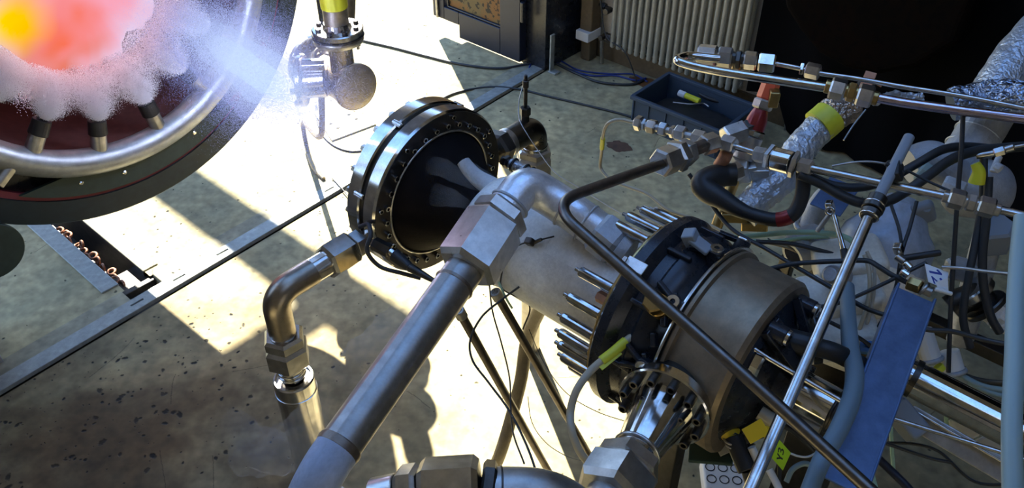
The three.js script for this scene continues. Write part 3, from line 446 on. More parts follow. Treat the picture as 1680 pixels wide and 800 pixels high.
// ---------------------------------------------------------------- flanged tee pipe beside the plume
{
  const c = V(-1.06, 1.0, -0.49), t = thing('flanged_tee', 'steel tee pipe with a bolted flange and a yellow-green band above the sunlit yard', 'pipe', V(-1.05, 0.6, -0.49)), m = metal([0.60, 0.54, 0.47], 0.5), up = V(0, 1, 0);
  part(t, 'riser_pipe', cyl(V(c.x, 1.02, c.z), V(c.x, 1.75, c.z), 0.047), m);
  part(t, 'colour_band', cyl(V(c.x, 1.09, c.z), V(c.x, 1.16, c.z), 0.051), M.yellow, 'yellow-green band');
  const f1 = part(t, 'upper_flange', lathe(V(c.x, 0.985, c.z), up, [[0.03, 0], [0.094, 0], [0.098, 0.004], [0.098, 0.02], [0.094, 0.024], [0.056, 0.024], [0.05, 0.045], [0.03, 0.045]], 48), M.steel);
  const f2 = part(t, 'lower_flange', lathe(V(c.x, 0.955, c.z), up, [[0.03, 0], [0.094, 0], [0.096, 0.004], [0.096, 0.02], [0.094, 0.024], [0.03, 0.024]], 48), M.dull);
  part(t, 'gasket', lathe(V(c.x, 0.978, c.z), up, [[0.03, 0], [0.1, 0], [0.1, 0.008], [0.03, 0.008]], 48), M.rubber);
  for (let k = 0; k < 8; k++) { const a = k * Math.PI / 4 + 0.3, p = V(c.x + 0.076 * Math.cos(a), 0, c.z + 0.076 * Math.sin(a)); part(f1, 'bolt', hex(V(p.x, 1.008, p.z), V(p.x, 1.02, p.z), 0.0115), M.dark); part(f2, 'nut', [hex(V(p.x, 0.942, p.z), V(p.x, 0.956, p.z), 0.0115), cyl(V(p.x, 0.928, p.z), V(p.x, 0.944, p.z), 0.0055)], M.dull); }
  part(t, 'neck', lathe(V(c.x, 0.77, c.z), up, [[0.052, 0], [0.047, 0.03], [0.047, 0.19]], 36), m);
  const e = V(c.x + 0.065, 0.775, c.z - 0.005), d = V(1, 0.06, 0.12).normalize();
  part(t, 'tee_body', lathe(e, d, [[0.094, 0], [0.094, -0.02], [0.084, -0.06], [0.082, -0.2], [0.082, -0.34], [0.06, -0.34]], 48), m);
  part(t, 'end_cap', lathe(e, d, [[0, 0.012], [0.06, 0.01], [0.088, 0.003], [0.095, -0.003], [0.095, -0.012], [0, -0.012]], 48), metal([0.60, 0.53, 0.45], 0.55, { metalness: 0.6 }));
  const g = e.clone().addScaledVector(d, -0.3), fl = part(t, 'end_flange', lathe(g, d, [[0.05, 0], [0.118, 0], [0.122, -0.004], [0.122, -0.022], [0.118, -0.026], [0.05, -0.026]], 48), M.dull);
  for (let k = 0; k < 8; k++) { const a = k * Math.PI / 4, o = V(0, Math.sin(a), Math.cos(a)).multiplyScalar(0.1), p = g.clone().add(o); part(fl, 'bolt', hex(p, p.clone().addScaledVector(d, 0.03), 0.012), M.steel); }
  { const b0 = V(c.x - 0.08, 0.77, c.z + 0.03), bd = V(-0.72, -0.02, 0.69).normalize(), B = (u) => b0.clone().addScaledVector(bd, u); part(t, 'side_branch', cyl(b0, B(0.10), 0.07), M.steel); part(t, 'side_flange', lathe(B(0.085), bd, [[0.04, 0], [0.098, 0], [0.102, 0.004], [0.102, 0.02], [0.098, 0.024], [0.04, 0.024]], 40), M.steel); part(t, 'side_handle', cyl(B(-0.02).add(V(0.02, 0.085, 0.03)), B(0.07).add(V(0.02, 0.085, 0.03)), 0.026), M.steel); for (let k = 0; k < 6; k++) { const o = V(0.69, 0, 0.72).multiplyScalar(0.085 * Math.cos(k * 1.05)).add(V(0, 0.085 * Math.sin(k * 1.05), 0)); part(t, 'side_bolt', hex(B(0.105).add(o), B(0.13).add(o), 0.012), M.steel); } }
  part(t, 'branch_elbow', sweep(curve([V(c.x - 0.14, 0.74, c.z - 0.02), V(c.x - 0.16, 0.82, c.z - 0.06), V(c.x - 0.14, 0.93, c.z - 0.12), V(c.x - 0.15, 1.05, c.z - 0.16)]), 0.05, 20), m);
  part(t, 'branch_rim', torus(V(c.x - 0.13, 0.83, c.z - 0.02), V(0.5, 0.7, 0.4), 0.05, 0.009, 36, 10), m);
  part(t, 'side_clamp', [box(V(c.x - 0.11, 1.03, c.z - 0.05), [0.05, 0.1, 0.07]), box(V(c.x - 0.1, 1.1, c.z - 0.05), [0.09, 0.012, 0.05])], M.steel);
  part(t, 'drain_hose', sweep(curve([V(c.x - 0.2, 0.66, c.z - 0.02), V(c.x - 0.22, 0.45, c.z), Yp(497, 205, 0.12), Yp(503, 240, 0.03), Yp(515, 275, 0.016), Yp(531, 293, 0.014)]), (u) => 0.014 - 0.004 * u, 12), M.braid);
}

// ---------------------------------------------------------------- the engine: nozzle ring, chamber, pump housing, drum
const AY = 1.002, AX = (x, y = 0, z = 0) => V(x, AY + y, z);
const around = (x, r, deg) => { const a = deg * Math.PI / 180; return V(x, AY + r * Math.sin(a), r * Math.cos(a)); };   // 0 deg towards +z, 90 up
const lx = (x, prof, n = 64, crease = 0.5) => lathe(AX(x), XD, prof, n, crease);
{
  const t = thing('nozzle_ring', 'large polished double steel ring flange with a dark nozzle bell inside', 'flange', V(-0.05, 0.75, 0));
  const f = part(t, 'front_ring', lx(0, [[0.188, -0.046], [0.243, -0.046], [0.248, -0.042], [0.248, -0.006], [0.243, 0], [0.2, 0], [0.194, -0.004], [0.188, -0.004]], 120), M.chrome);
  part(t, 'front_face', lx(0.0005, [[0.1895, -0.003], [0.1895, 0.001], [0.2425, 0.001], [0.2425, -0.003]], 120), M.blackOx, 'dark bolted face of the ring');
  const b = part(t, 'rear_ring', lx(0, [[0.17, -0.112], [0.243, -0.112], [0.248, -0.107], [0.248, -0.068], [0.244, -0.064], [0.17, -0.064]], 120), M.chrome);
  part(t, 'groove_band', lx(0, [[0.18, -0.066], [0.236, -0.066], [0.236, -0.044], [0.18, -0.044]], 120), M.dark);
  for (let k = 0; k < 30; k++) { const p = around(0.0015, 0.207, k * 12 + 4); const s = part(f, 'socket_bolt', lathe(p, XD, [[0.0045, 0.004], [0.0045, 0.0095], [0.0075, 0.0095], [0.0085, 0.0085], [0.0085, 0]], 14), M.chrome); }
  for (const d of [15, 105, 195, 60, 150]) { const p = around(0.0015, 0.229, d); part(f, 'socket_bolt', lathe(p, XD, [[0.0045, 0.003], [0.0045, 0.008], [0.006, 0.008], [0.007, 0.007], [0.007, 0]], 14), M.chrome); }
  for (let k = 0; k < 24; k++) part(b, 'rear_nut', hex(around(-0.112, 0.232, k * 15 + 3), around(-0.126, 0.232, k * 15 + 3), 0.0105), M.steel);
  for (const d of [72, 128, 165, 200, 20]) { const p = around(-0.085, 0.243, d), q = around(-0.05, 0.243, d); part(t, 'ring_clip', cyl(p, q, 0.0085), M.steel); part(t, 'ring_clip', box(lerp(p, q, 0.5), [0.03, 0.006, 0.02], [0, 0, 0]), M.nut); }
  part(t, 'inner_lip', torus(AX(0.0), XD, 0.187, 0.004, 100, 10), M.nut);
  const bell = [[0.186, -0.012], [0.178, 0.006], [0.16, 0.032], [0.135, 0.068], [0.11, 0.11], [0.09, 0.15], [0.082, 0.18], [0.078, 0.18], [0.105, 0.11], [0.13, 0.066], [0.155, 0.03], [0.172, 0.004], [0.182, -0.02]];
  part(t, 'nozzle_bell', lx(0, bell, 96, 1.2), M.soot, 'soot-dark nozzle bell');
}
{
  const t = thing('thrust_chamber', 'frost-covered thrust chamber cylinder between the nozzle ring and the black housing', 'engine', V(0.35, AY - 0.14, 0));
  part(t, 'chamber_wall', lx(0, [[0.05, 0.172], [0.086, 0.172], [0.104, 0.178], [0.132, 0.20], [0.142, 0.225], [0.144, 0.25], [0.144, 0.29], [0.139, 0.293], [0.139, 0.299], [0.144, 0.302], [0.144, 0.70], [0.05, 0.70]], 96, 0.7), M.frostWarm);
  part(t, 'clamp_band', lx(0, [[0.1445, 0.288], [0.1465, 0.289], [0.1465, 0.303], [0.1445, 0.304]], 96), M.frostGrey);
  part(t, 'frost_finger', sweep(curve([around(0.19, 0.10, 100), around(0.13, 0.105, 98), around(0.10, 0.118, 97), around(0.078, 0.13, 98)]), (u) => 0.027 - 0.007 * u, 12), M.frost);
  part(t, 'girdle_wire', sweep(curve([around(0.335, 0.147, 120), around(0.33, 0.147, 80), around(0.315, 0.147, 45), around(0.30, 0.147, 10), around(0.29, 0.147, -20), around(0.28, 0.147, -50)]), 0.0035, 8), M.cable);
  const s = part(t, 'sensor_lead', sweep(curve([around(0.47, 0.152, 62), around(0.44, 0.152, 52), around(0.40, 0.152, 40), around(0.375, 0.15, 25), around(0.37, 0.149, 5), around(0.365, 0.15, -20), D(868, 500, 2.16), D(858, 540, 2.2)]), 0.0022, 6), M.cable);
  part(s, 'lead_clip', [box(around(0.425, 0.158, 47), [0.022, 0.02, 0.018], [0.6, 0.2, 0.3]), cyl(around(0.428, 0.152, 46), around(0.45, 0.158, 54), 0.0045)], M.dark);
}
{ // feed union and frosted elbow on top of the chamber
  const t = thing('feed_pipe', 'thick grey steel feed pipe slanting up to a hex union and frosted elbow', 'pipe', V(0.45, 1.0, 0.4));
  const a = D(556, 733, 1.63), b = D(766, 437, 1.89), n0 = D(762, 442, 1.885), n1 = D(790, 396, 1.925), n2 = D(815, 362, 1.95), n3 = D(830, 343, 1.965);
  part(t, 'pipe_tube', cyl(a, b, 0.0425, 0.0435, 40), M.pipe);
  for (const [u, w] of [[0.0, 0.012], [0.885, 0.006]]) { const p = lerp(a, b, u), dr = b.clone().sub(a).normalize(); part(t, 'weld_bead', lathe(p, dr, [[0.041, -w], [0.0455, -w * 0.6], [0.047, 0], [0.0455, w * 0.6], [0.041, w]], 40, 1.5), M.weld); }
  const low = part(t, 'frosted_bend', sweep(curve([lerp(a, b, 0.004), lerp(a, b, -0.05), D(528, 776, 1.60), D(506, 822, 1.60), D(492, 880, 1.62), D(486, 960, 1.66)]), 0.0445, 32), std({ color: [0.40, 0.46, 0.58], roughness: 0.6, map: frostMap }));
  part(t, 'union_nut', hex(n0, n2, 0.074, 0.22), M.nut); part(t, 'union_collar', hex(lerp(n2, n3, -0.15), lerp(n2, n3, 0.95), 0.067, 0.05), M.nut);
  const el = bend([n3, D(862, 300, 1.99), D(900, 322, 2.01), D(945, 352, 1.99), D(1003, 394, 1.97)], 0.09, 10);
  part(t, 'frosted_elbow', sweep(el, 0.0455, 32), M.frostSheen);
  for (const u of [0.06]) part(t, 'weld_ring', torus(lerp(n3, D(862, 300, 1.99), 0.2), D(862, 300, 1.99).sub(n3), 0.046, 0.004, 36, 8), M.frostGrey);
  for (const q of [[928, 341, 2.0], [962, 365, 1.985]]) part(t, 'weld_ring', torus(D(...q), D(1003, 394, 1.97).sub(D(945, 352, 1.99)), 0.0455, 0.0035, 36, 8), M.frostGrey);
  const e0 = D(980, 377, 1.97), e1 = D(1015, 405, 1.957), e2 = D(1030, 416, 1.952); part(t, 'end_nut', hex(e0, e1, 0.058, 0.4), M.frostGrey); part(t, 'end_plug', [cyl(e1, e2, 0.05, 0.046), cyl(e2, D(1034, 419, 1.95), 0.046, 0.03)], M.frostGrey);
}
const SH = 0.20;
{ // pump housing: studded black cast flange body
  const t = thing('pump_housing', 'black cast housing ringed with long steel studs behind the frosted chamber', 'housing', V(0.73, AY - 0.24, 0));
  part(t, 'gold_ring', lx(0.5 + SH, [[0.15, 0], [0.226, 0], [0.229, 0.003], [0.229, 0.011], [0.15, 0.011]], 96), M.brass, 'thin brass-coloured ring');
  part(t, 'housing_body', lx(0.51 + SH, [[0.1, 0], [0.236, 0], [0.243, 0.006], [0.244, 0.03], [0.238, 0.036], [0.222, 0.05], [0.222, 0.075], [0.228, 0.082], [0.226, 0.1], [0.21, 0.125], [0.19, 0.145], [0.186, 0.16], [0.1, 0.16]], 96, 0.6), M.black);
  for (let k = 0; k < 10; k++) part(t, 'housing_rib', box(around(0.585 + SH, 0.226, k * 36 + 10), [0.06, 0.012, 0.02], [(-(k * 36 + 10) * Math.PI / 180), 0, 0], 0.004), M.black);
  for (const d of [46, 29, 15, 3, -8, -22, -40, -60, -85, -110, 84, 96, 112, 130, 150, 170, 190, 215]) {
    const p = around(0.5 + SH, 0.215, d), q = around(0.412 + SH, 0.215, d), s = part(t, 'stud', [cyl(p, q, 0.0125, 0.0125, 20)], M.chrome); part(s, 'stud_tip', [lathe(q, V(-1, 0, 0), [[0, 0.016], [0.005, 0.015], [0.005, 0.006], [0.0105, 0.002], [0.0105, 0]], 16)], M.steel); }
  part(t, 'copper_nut', hex(around(0.502 + SH, 0.20, 38), around(0.468 + SH, 0.20, 38), 0.014, 0.2), M.copper, 'copper-coloured nut');
  for (const d of [18, 55, -20, 95, 130]) { // webbed brackets with eyelets over the body
    const w = part(t, 'bracket', [bar(around(0.59 + SH, 0.235, d + 6), around(0.65 + SH, 0.238, d), 0.012, 0.012), bar(around(0.59 + SH, 0.235, d - 6), around(0.65 + SH, 0.238, d), 0.012, 0.012), cyl(around(0.643 + SH, 0.2, d), around(0.643 + SH, 0.243, d), 0.018)], M.black);
    part(w, 'eyelet', lathe(around(0.643 + SH, 0.242, d), around(0, 1, d).sub(V(0, AY, 0)), [[0.006, 0.001], [0.006, 0.005], [0.014, 0.005], [0.015, 0.003], [0.015, 0]], 20), M.steel); }
  for (let k = 0; k < 8; k++) part(t, 'corner_web', box(around(0.64 + SH, 0.225, -30 + k * 12 + 3), [0.012, 0.03, 0.02], [(-(-30 + k * 12 + 3) * Math.PI / 180), 0, 0.5], 0.003), M.black);
  { const p = around(0.62 + SH, 0.205, 50), q = around(0.62 + SH, 0.283, 50); const w = part(t, 'sensor_boss', cyl(p, around(0.62 + SH, 0.25, 50), 0.025), M.brass); part(w, 'brass_plug', [hex(around(0.62 + SH, 0.248, 50), q, 0.025, 0.2)], M.brass, 'brass hex plug'); }
  part(t, 'edge_clip', [box(around(0.53 + SH, 0.247, 62), [0.05, 0.006, 0.03], [(-62 * Math.PI / 180) + Math.PI / 2, 0, 0]), box(around(0.505 + SH, 0.25, 60), [0.012, 0.02, 0.03], [(-60 * Math.PI / 180) + Math.PI / 2, 0, 0])], M.steel);
  part(t, 'top_clip', [box(around(0.585 + SH, 0.25, 92), [0.03, 0.035, 0.03], [0.2, 0.3, 0.4]), box(around(0.61 + SH, 0.245, 92), [0.05, 0.012, 0.03], [0.1, 0, -0.3])], M.plasticGrey);
}
const inst = (txt, w, h, bg, fg, font, rot = 0, sy = 1) => { const c = document.createElement('canvas'); c.width = w; c.height = h; const x = c.getContext('2d'); x.fillStyle = bg; x.fillRect(0, 0, w, h); x.translate(w / 2, h / 2); x.rotate(rot); x.fillStyle = fg; x.font = font; x.textAlign = 'center'; x.textBaseline = 'middle'; x.scale(1, sy); x.fillText(txt, 0, 0); const t = new THREE.CanvasTexture(c); t.colorSpace = THREE.SRGBColorSpace; t.magFilter = THREE.LinearFilter; return t; };
{
  const t = thing('pump_drum', 'bronze-brown drum with stamped digits behind the black housing', 'pump', V(0.9, AY - 0.2, 0));
  part(t, 'drum_wall', lx(0.665 + SH, [[0.1, 0], [0.220, 0], [0.224, 0.004], [0.224, 0.012], [0.214, 0.016], [0.214, 0.138], [0.206, 0.148], [0.19, 0.15], [0.1, 0.15]], 96, 0.5), M.bronze);
  part(t, 'edge_gasket', lx(0.658 + SH, [[0.15, 0], [0.231, 0], [0.232, 0.003], [0.231, 0.006], [0.15, 0.006]], 96), M.steel);
  for (const d of [-35, 12]) part(t, 'flange_bolt', hex(around(0.655 + SH, 0.236, d), around(0.68 + SH, 0.236, d), 0.013), M.brass);
  { const R = 0.2144, n = 24, g = new THREE.CylinderGeometry(R, R, 0.02, n, 1, true, 0, 0.28); const m = std({ color: [1, 1, 1], metalness: 0.5, roughness: 0.65, map: inst('8888', 256, 64, '#6b5d4b', '#14100c', 'bold 60px monospace') });
    g.rotateZ(-Math.PI / 2); const q = toCreasedNormals(g.toNonIndexed(), 1); for (const k of Object.keys(q.attributes)) if (!['position', 'normal', 'uv'].includes(k)) q.deleteAttribute(k);
    const o = part(t, 'stamped_digits', q.applyMatrix4(new THREE.Matrix4().makeRotationX(-0.35)).translate(0.768 + SH, AY, 0), m); }
  part(t, 'end_cover', lx(0.812 + SH, [[0, 0.09], [0.06, 0.09], [0.065, 0.085], [0.07, 0.05], [0.13, 0.03], [0.17, 0.01], [0.185, 0], [0.1, 0]], 64, 0.6), M.black);
  for (const d of [75, 118, 160, 250, 300]) { part(t, 'cover_arm', [bar(around(0.82 + SH, 0.185, d), around(0.9 + SH, 0.09, d), 0.05, 0.02, V(1, 0, 0)), cyl(around(0.82 + SH, 0.175, d), around(0.86 + SH, 0.175, d), 0.02)], M.black); part(t, 'cover_eyelet', lathe(around(0.86 + SH, 0.175, d), XD, [[0.008, 0.001], [0.008, 0.006], [0.018, 0.006], [0.018, 0]], 20), M.steel); }
}
// ---- inlet cone at lower right, bottom elbow and its unions
{
  const t = thing('inlet_cone', 'shiny steel inlet cone with bolted flange under the bronze drum', 'pipe', V(0.9, 0.85, 0.28));
  const p = D(1092, 662, 1.79), q = D(1010, 796, 1.62), d = q.clone().sub(p), L = d.length(), at = (u) => lerp(p, q, u);
  const f = part(t, 'cone_flange', lathe(p, d, [[0.03, -0.012], [0.098, -0.012], [0.101, -0.009], [0.101, 0.012], [0.098, 0.015], [0.03, 0.015]], 64), M.chrome);
  part(t, 'flange_seat', lathe(p, d, [[0.03, -0.06], [0.085, -0.06], [0.088, -0.05], [0.092, -0.013], [0.03, -0.013]], 48), M.dark);
  const fx = new THREE.Quaternion().setFromUnitVectors(UPV, d.clone().normalize());
  for (let k = 0; k < 12; k++) { const a = k / 12 * 6.283, o = V(Math.cos(a) * 0.084, 0, Math.sin(a) * 0.084).applyQuaternion(fx), s = p.clone().add(o), n = d.clone().normalize(); part(f, 'socket_bolt', lathe(s.clone().addScaledVector(n, 0.014), n, [[0.006, 0.008], [0.006, 0.026], [0.0095, 0.026], [0.0105, 0.024], [0.0105, 0]], 16), M.dark); }
  part(t, 'cone_body', lathe(p, d, [[0.066, 0.012], [0.064, 0.03], [0.046, L * 0.55], [0.0435, L * 0.62], [0.0435, L * 0.7], [0.03, L * 0.7]], 64, 0.8), M.chrome);
  part(t, 'cone_ring', torus(at(0.6), d, 0.046, 0.004, 40, 8), M.nut);
  part(t, 'back_nut', hex(at(0.68), at(0.84), 0.066, 0.3), M.nut); part(t, 'union_nut', hex(at(0.83), at(1.14), 0.076, 0.1), M.nut);
  const b0 = at(1.1), B = bend([b0, D(975, 862, 1.55), D(905, 808, 1.51), D(808, 806, 1.50)], 0.16, 12);
  part(t, 'bottom_elbow', sweep(B, 0.044, 32), M.dull);
  const h0 = D(812, 805, 1.50), h1 = D(788, 802, 1.50), h2 = D(690, 808, 1.505), h3 = D(655, 812, 1.51), h4 = D(615, 820, 1.52);
  part(t, 'elbow_nut', [hex(h0, h1, 0.055, 0.3)], M.dark); part(t, 'hose_nut', hex(h1, h2, 0.062, 0.25), M.steel); part(t, 'end_collar', [hex(h2, h3, 0.054, 0.25), cyl(h3, h4, 0.04)], M.nut);
  part(t, 'elbow_clip', torus(lerp(B[B.length - 1], B[B.length - 2], 0.25), B[B.length - 2].clone().sub(B[B.length - 1]), 0.0445, 0.002, 36, 6), M.dark);
}
// ---- side ports of the nozzle ring
{
  const t = thing('left_port_pipe', 'brown-tinted steel elbow with hex unions running down from the left of the ring', 'pipe', V(-0.03, 0, 0.55));
  const y = 0.962, x = -0.04, P = (z) => V(x, y, z), zc = 0.55;
  part(t, 'port_stub', cyl(P(0.235), P(0.275), 0.024), M.steel); part(t, 'stub_nut', hex(P(0.262), P(0.30), 0.04, 0.3), M.nut); part(t, 'union_nut', hex(P(0.298), P(0.385), 0.05, 0.3), M.chrome);
  part(t, 'sleeve', cyl(P(0.38), P(0.445), 0.0345), M.steel); part(t, 'elbow_tube', sweep(bend([P(0.43), P(zc), V(x, 0.83, zc)], 0.12, 14), 0.0355, 32), metal([0.40, 0.35, 0.29], 0.4));
  const Q = (h) => V(x, h, zc); part(t, 'elbow_collar', cyl(Q(0.845), Q(0.815), 0.034), M.steel); part(t, 'lower_nut', hex(Q(0.825), Q(0.785), 0.056, 0.1), M.steel); part(t, 'lower_union', hex(Q(0.787), Q(0.715), 0.06, 0.1), M.steel);
  part(t, 'neck', cyl(Q(0.72), Q(0.665), 0.034), M.steel); part(t, 'neck_thread', [torus(Q(0.69), UPV, 0.034, 0.004, 36, 8), torus(Q(0.675), UPV, 0.034, 0.004, 36, 8)], M.chrome);
  part(t, 'vertical_cylinder', lathe(Q(0), UPV, [[0.03, 0.02], [0.054, 0.02], [0.056, 0.025], [0.056, 0.655], [0.053, 0.66], [0.049, 0.66], [0.047, 0.652], [0.03, 0.652]], 56), M.steel); part(t, 'cylinder_band', lathe(Q(0.6), UPV, [[0.0555, 0], [0.058, 0.001], [0.058, 0.012], [0.0555, 0.013]], 56), M.steel);
  part(t, 'foot_plate', box(Q(0.01), [0.2, 0.02, 0.2]), M.dull);
}
{
  const t = thing('right_port_pipe', 'dark steel elbow with hex unions and an upright probe on the right of the ring', 'pipe', V(-0.03, 0, -0.45));
  const y = 1.0, x = -0.04, P = (z) => V(x, y, z), zc = -0.455;
  part(t, 'port_stub', cyl(P(-0.235), P(-0.27), 0.024), M.steel); part(t, 'union_nut', hex(P(-0.27), P(-0.315), 0.055, 0.3), M.dark); part(t, 'union_collar', cyl(P(-0.315), P(-0.335), 0.045), M.nut);
  part(t, 'elbow_tube', sweep(bend([P(-0.33), P(zc), V(x, 0.86, zc)], 0.085, 14), 0.042, 32), metal([0.20, 0.18, 0.15], 0.35));
  const Q = (h) => V(x, h, zc); part(t, 'elbow_collar', cyl(Q(0.935), Q(0.915), 0.044), M.steel); part(t, 'lower_nut', hex(Q(0.922), Q(0.895), 0.058, 0.2), M.nut); part(t, 'lower_union', hex(Q(0.896), Q(0.80), 0.06, 0.2), M.dull); part(t, 'down_pipe', cyl(Q(0.81), Q(0), 0.036), M.dull);
  const s = Q(1.04); const pb = part(t, 'probe', [cyl(V(x, 1.03, -0.41), V(x, 1.075, -0.41), 0.0125), hex(V(x, 1.06, -0.41), V(x, 1.088, -0.41), 0.017)], M.dark); part(pb, 'probe_tip', [cyl(V(x, 1.088, -0.41), V(x, 1.155, -0.41), 0.006), cyl(V(x, 1.155, -0.41), V(x, 1.18, -0.41), 0.0095), cyl(V(x, 1.18, -0.41), V(x, 1.197, -0.41), 0.0055)], M.dark);
}
{ const t = thing('foil_sensor', 'foil-wrapped sensor with a black lead right of the ring', 'sensor', V(0.1, 0.95, -0.27));
  const a = D(823, 262, 2.5), b = D(838, 268, 2.49), c = D(893, 296, 2.44), d = D(925, 318, 2.42); part(t, 'sensor_tip', [cyl(a, b, 0.014), hex(D(828, 264, 2.5), D(835, 267, 2.49), 0.02)], M.dark); part(t, 'foil_sleeve', sweep([0, 0.12, 0.25, 0.4, 0.55, 0.7, 0.85, 1].map((u) => lerp(b, c, u)), (u) => 0.017 + 0.004 * Math.sin(u * 21), 14), M.foil); for (const u of [0.1, 0.45, 0.62]) part(t, 'tie_band', torus(lerp(b, c, u), c.clone().sub(b), 0.019, 0.004, 20, 8), M.rubber); part(t, 'sensor_lead', sweep(curve([c, d, D(948, 345, 2.42), D(985, 400, 2.5)]), 0.009, 10), M.cable); }
{ const t = thing('ring_probe', 'slim black probe with steel nut slanting from the ring bottom', 'sensor', V(0.02, 0.8, 0.25));
  const a = D(612, 398, 2.25), b = D(640, 412, 2.24), c = D(672, 438, 2.22), d = D(722, 466, 2.18); part(t, 'probe_nut', hex(a, b, 0.019), M.dark); part(t, 'probe_collar', cyl(lerp(b, c, 0), lerp(b, c, 0.25), 0.014), M.chrome); part(t, 'probe_body', cyl(lerp(b, c, 0.2), c, 0.018, 0.013), M.rubber); part(t, 'probe_lead', cyl(c, d, 0.0125, 0.005), M.dark); }
solo('ring_cable', 'dark cable arching down from the ring edge to the left union', 'cable', sweep(curve([D(590, 372, 2.26), D(604, 368, 2.24), D(608, 385, 2.22), D(602, 410, 2.22), D(622, 436, 2.24), D(660, 448, 2.24), D(690, 456, 2.25)]), 0.006, 10), M.cable);
// ---- struts, braided hose and leads under the chamber
for (const [a, b, l] of [[D(752, 508, 2.1), Yp(915, 800, 0.004), 'left one of two dark round struts under the frosted chamber'], [D(812, 478, 2.2), Yp(985, 778, 0.004), 'right one of two dark round struts under the frosted chamber']]) { const t = thing('support_strut', l, 'strut', V(b.x, 0, b.z), ); part(t, 'strut_tube', cyl(a, b, 0.0115), metal([0.17, 0.145, 0.125], 0.45)); part(t, 'strut_foot', lathe(V(b.x, 0.0, b.z), UPV, [[0, 0], [0.03, 0], [0.03, 0.006], [0.012, 0.012], [0, 0.012]], 20), M.dark); part(t, 'strut_end', cyl(a, lerp(a, b, 0.03), 0.015), M.dull); }
{ const t = thing('braided_hose', 'steel-braided hose hanging from the chamber to the sunlit floor', 'hose', V(0.2, 0, -0.1)); const a = AX(0.41, -0.13, 0.02), pts = [a, D(864, 560, 2.48), D(855, 620, 2.54), D(840, 680, 2.59), D(820, 745, 2.63), Yp(792, 806, 0.02)]; part(t, 'hose_braid', sweep(curve(pts), 0.0195, 20), M.braid); part(t, 'hose_fitting', hex(AX(0.41, -0.11, 0.02), AX(0.41, -0.16, 0.02), 0.027), M.nut); }
const wire = (name, label, pts, r = 0.002, m = M.cable, k = 10) => solo(name, label, 'wire', sweep(curve(pts.map((p) => p.length === 3 ? D(...p) : Yp(p[0], p[1], r)), k), r, 6), m);
wire('thin_wire', 'black wire looping from the union nut down past the left strut', [[852, 470, 2.1], [825, 490, 2.1], [790, 520, 2.08], [771, 560, 2.07], [775, 590, 2.06], [800, 625, 2.04], [830, 665, 2.0], [850, 700, 1.95], [870, 745, 1.88], [880, 775, 1.85]], 0.0028);
wire('thin_wire', 'black wire hanging straight between the two struts', [[803, 468, 2.12], [808, 510, 2.12], [822, 560, 2.12], [836, 620, 2.11], [838, 670, 2.08], [842, 710, 2.0], [860, 760, 1.9]], 0.0022);
wire('thin_wire', 'thin grey wire sagging from the braided hose to the flange of the cone', [[868, 540, 2.3], [890, 590, 2.25], [925, 640, 2.15], [980, 675, 2.0], [1030, 692, 1.92]], 0.0011);
wire('thin_wire', 'thin grey wire curving low behind the right strut', [[866, 650, 2.35], [872, 690, 2.3], [895, 725, 2.2], [930, 748, 2.1], [962, 757, 2.0]], 0.0011);
wire('thin_wire', 'pale wire running from the upright probe down over the elbow to the foil sensor', [[858, 140, 2.66], [851, 170, 2.6], [852, 195, 2.58], [865, 220, 2.56], [885, 250, 2.55], [912, 284, 2.5], [945, 305, 2.45], [1010, 345, 2.4], [1060, 372, 2.35]], 0.0016, M.dull);
wire('thin_wire', 'green-sheathed wire under the union nut', [[818, 462, 2.1], [826, 480, 2.1], [832, 492, 2.12], [840, 505, 2.15]], 0.003, M.hoseGreen);
{ const t = thing('clear_hose', 'yellowish clear hose with yellow tape arching beside the black housing', 'hose', V(0.85, 0.7, 0.3)); const p = [[1066, 541, 1.84], [1040, 550, 1.82], [1005, 578, 1.80], [970, 607, 1.79], [946, 640, 1.78], [936, 675, 1.78], [938, 705, 1.76], [950, 738, 1.76], [968, 762, 1.77], [985, 785, 1.79]].map((q) => D(...q)), c = curve(p); part(t, 'hose_tube', sweep(c, 0.0085, 14), M.hoseClear); const i0 = Math.floor(c.length * 0.16), i1 = Math.floor(c.length * 0.29); part(t, 'yellow_tape', sweep(c.slice(i0, i1), 0.0112, 14), M.yellow, 'bright yellow tape'); part(t, 'hose_clip', cyl(p[0], D(1080, 532, 1.85), 0.013), M.plasticGrey); part(t, 'tape_tail', bar(D(985, 604, 1.785), D(1018, 577, 1.80), 0.012, 0.002, V(0.3, 1, 0.3)), M.yellow); }

// ---------------------------------------------------------------- lines, valves, hoses and leads right of the engine
const Dp = (a) => a.map((q) => D(...q));
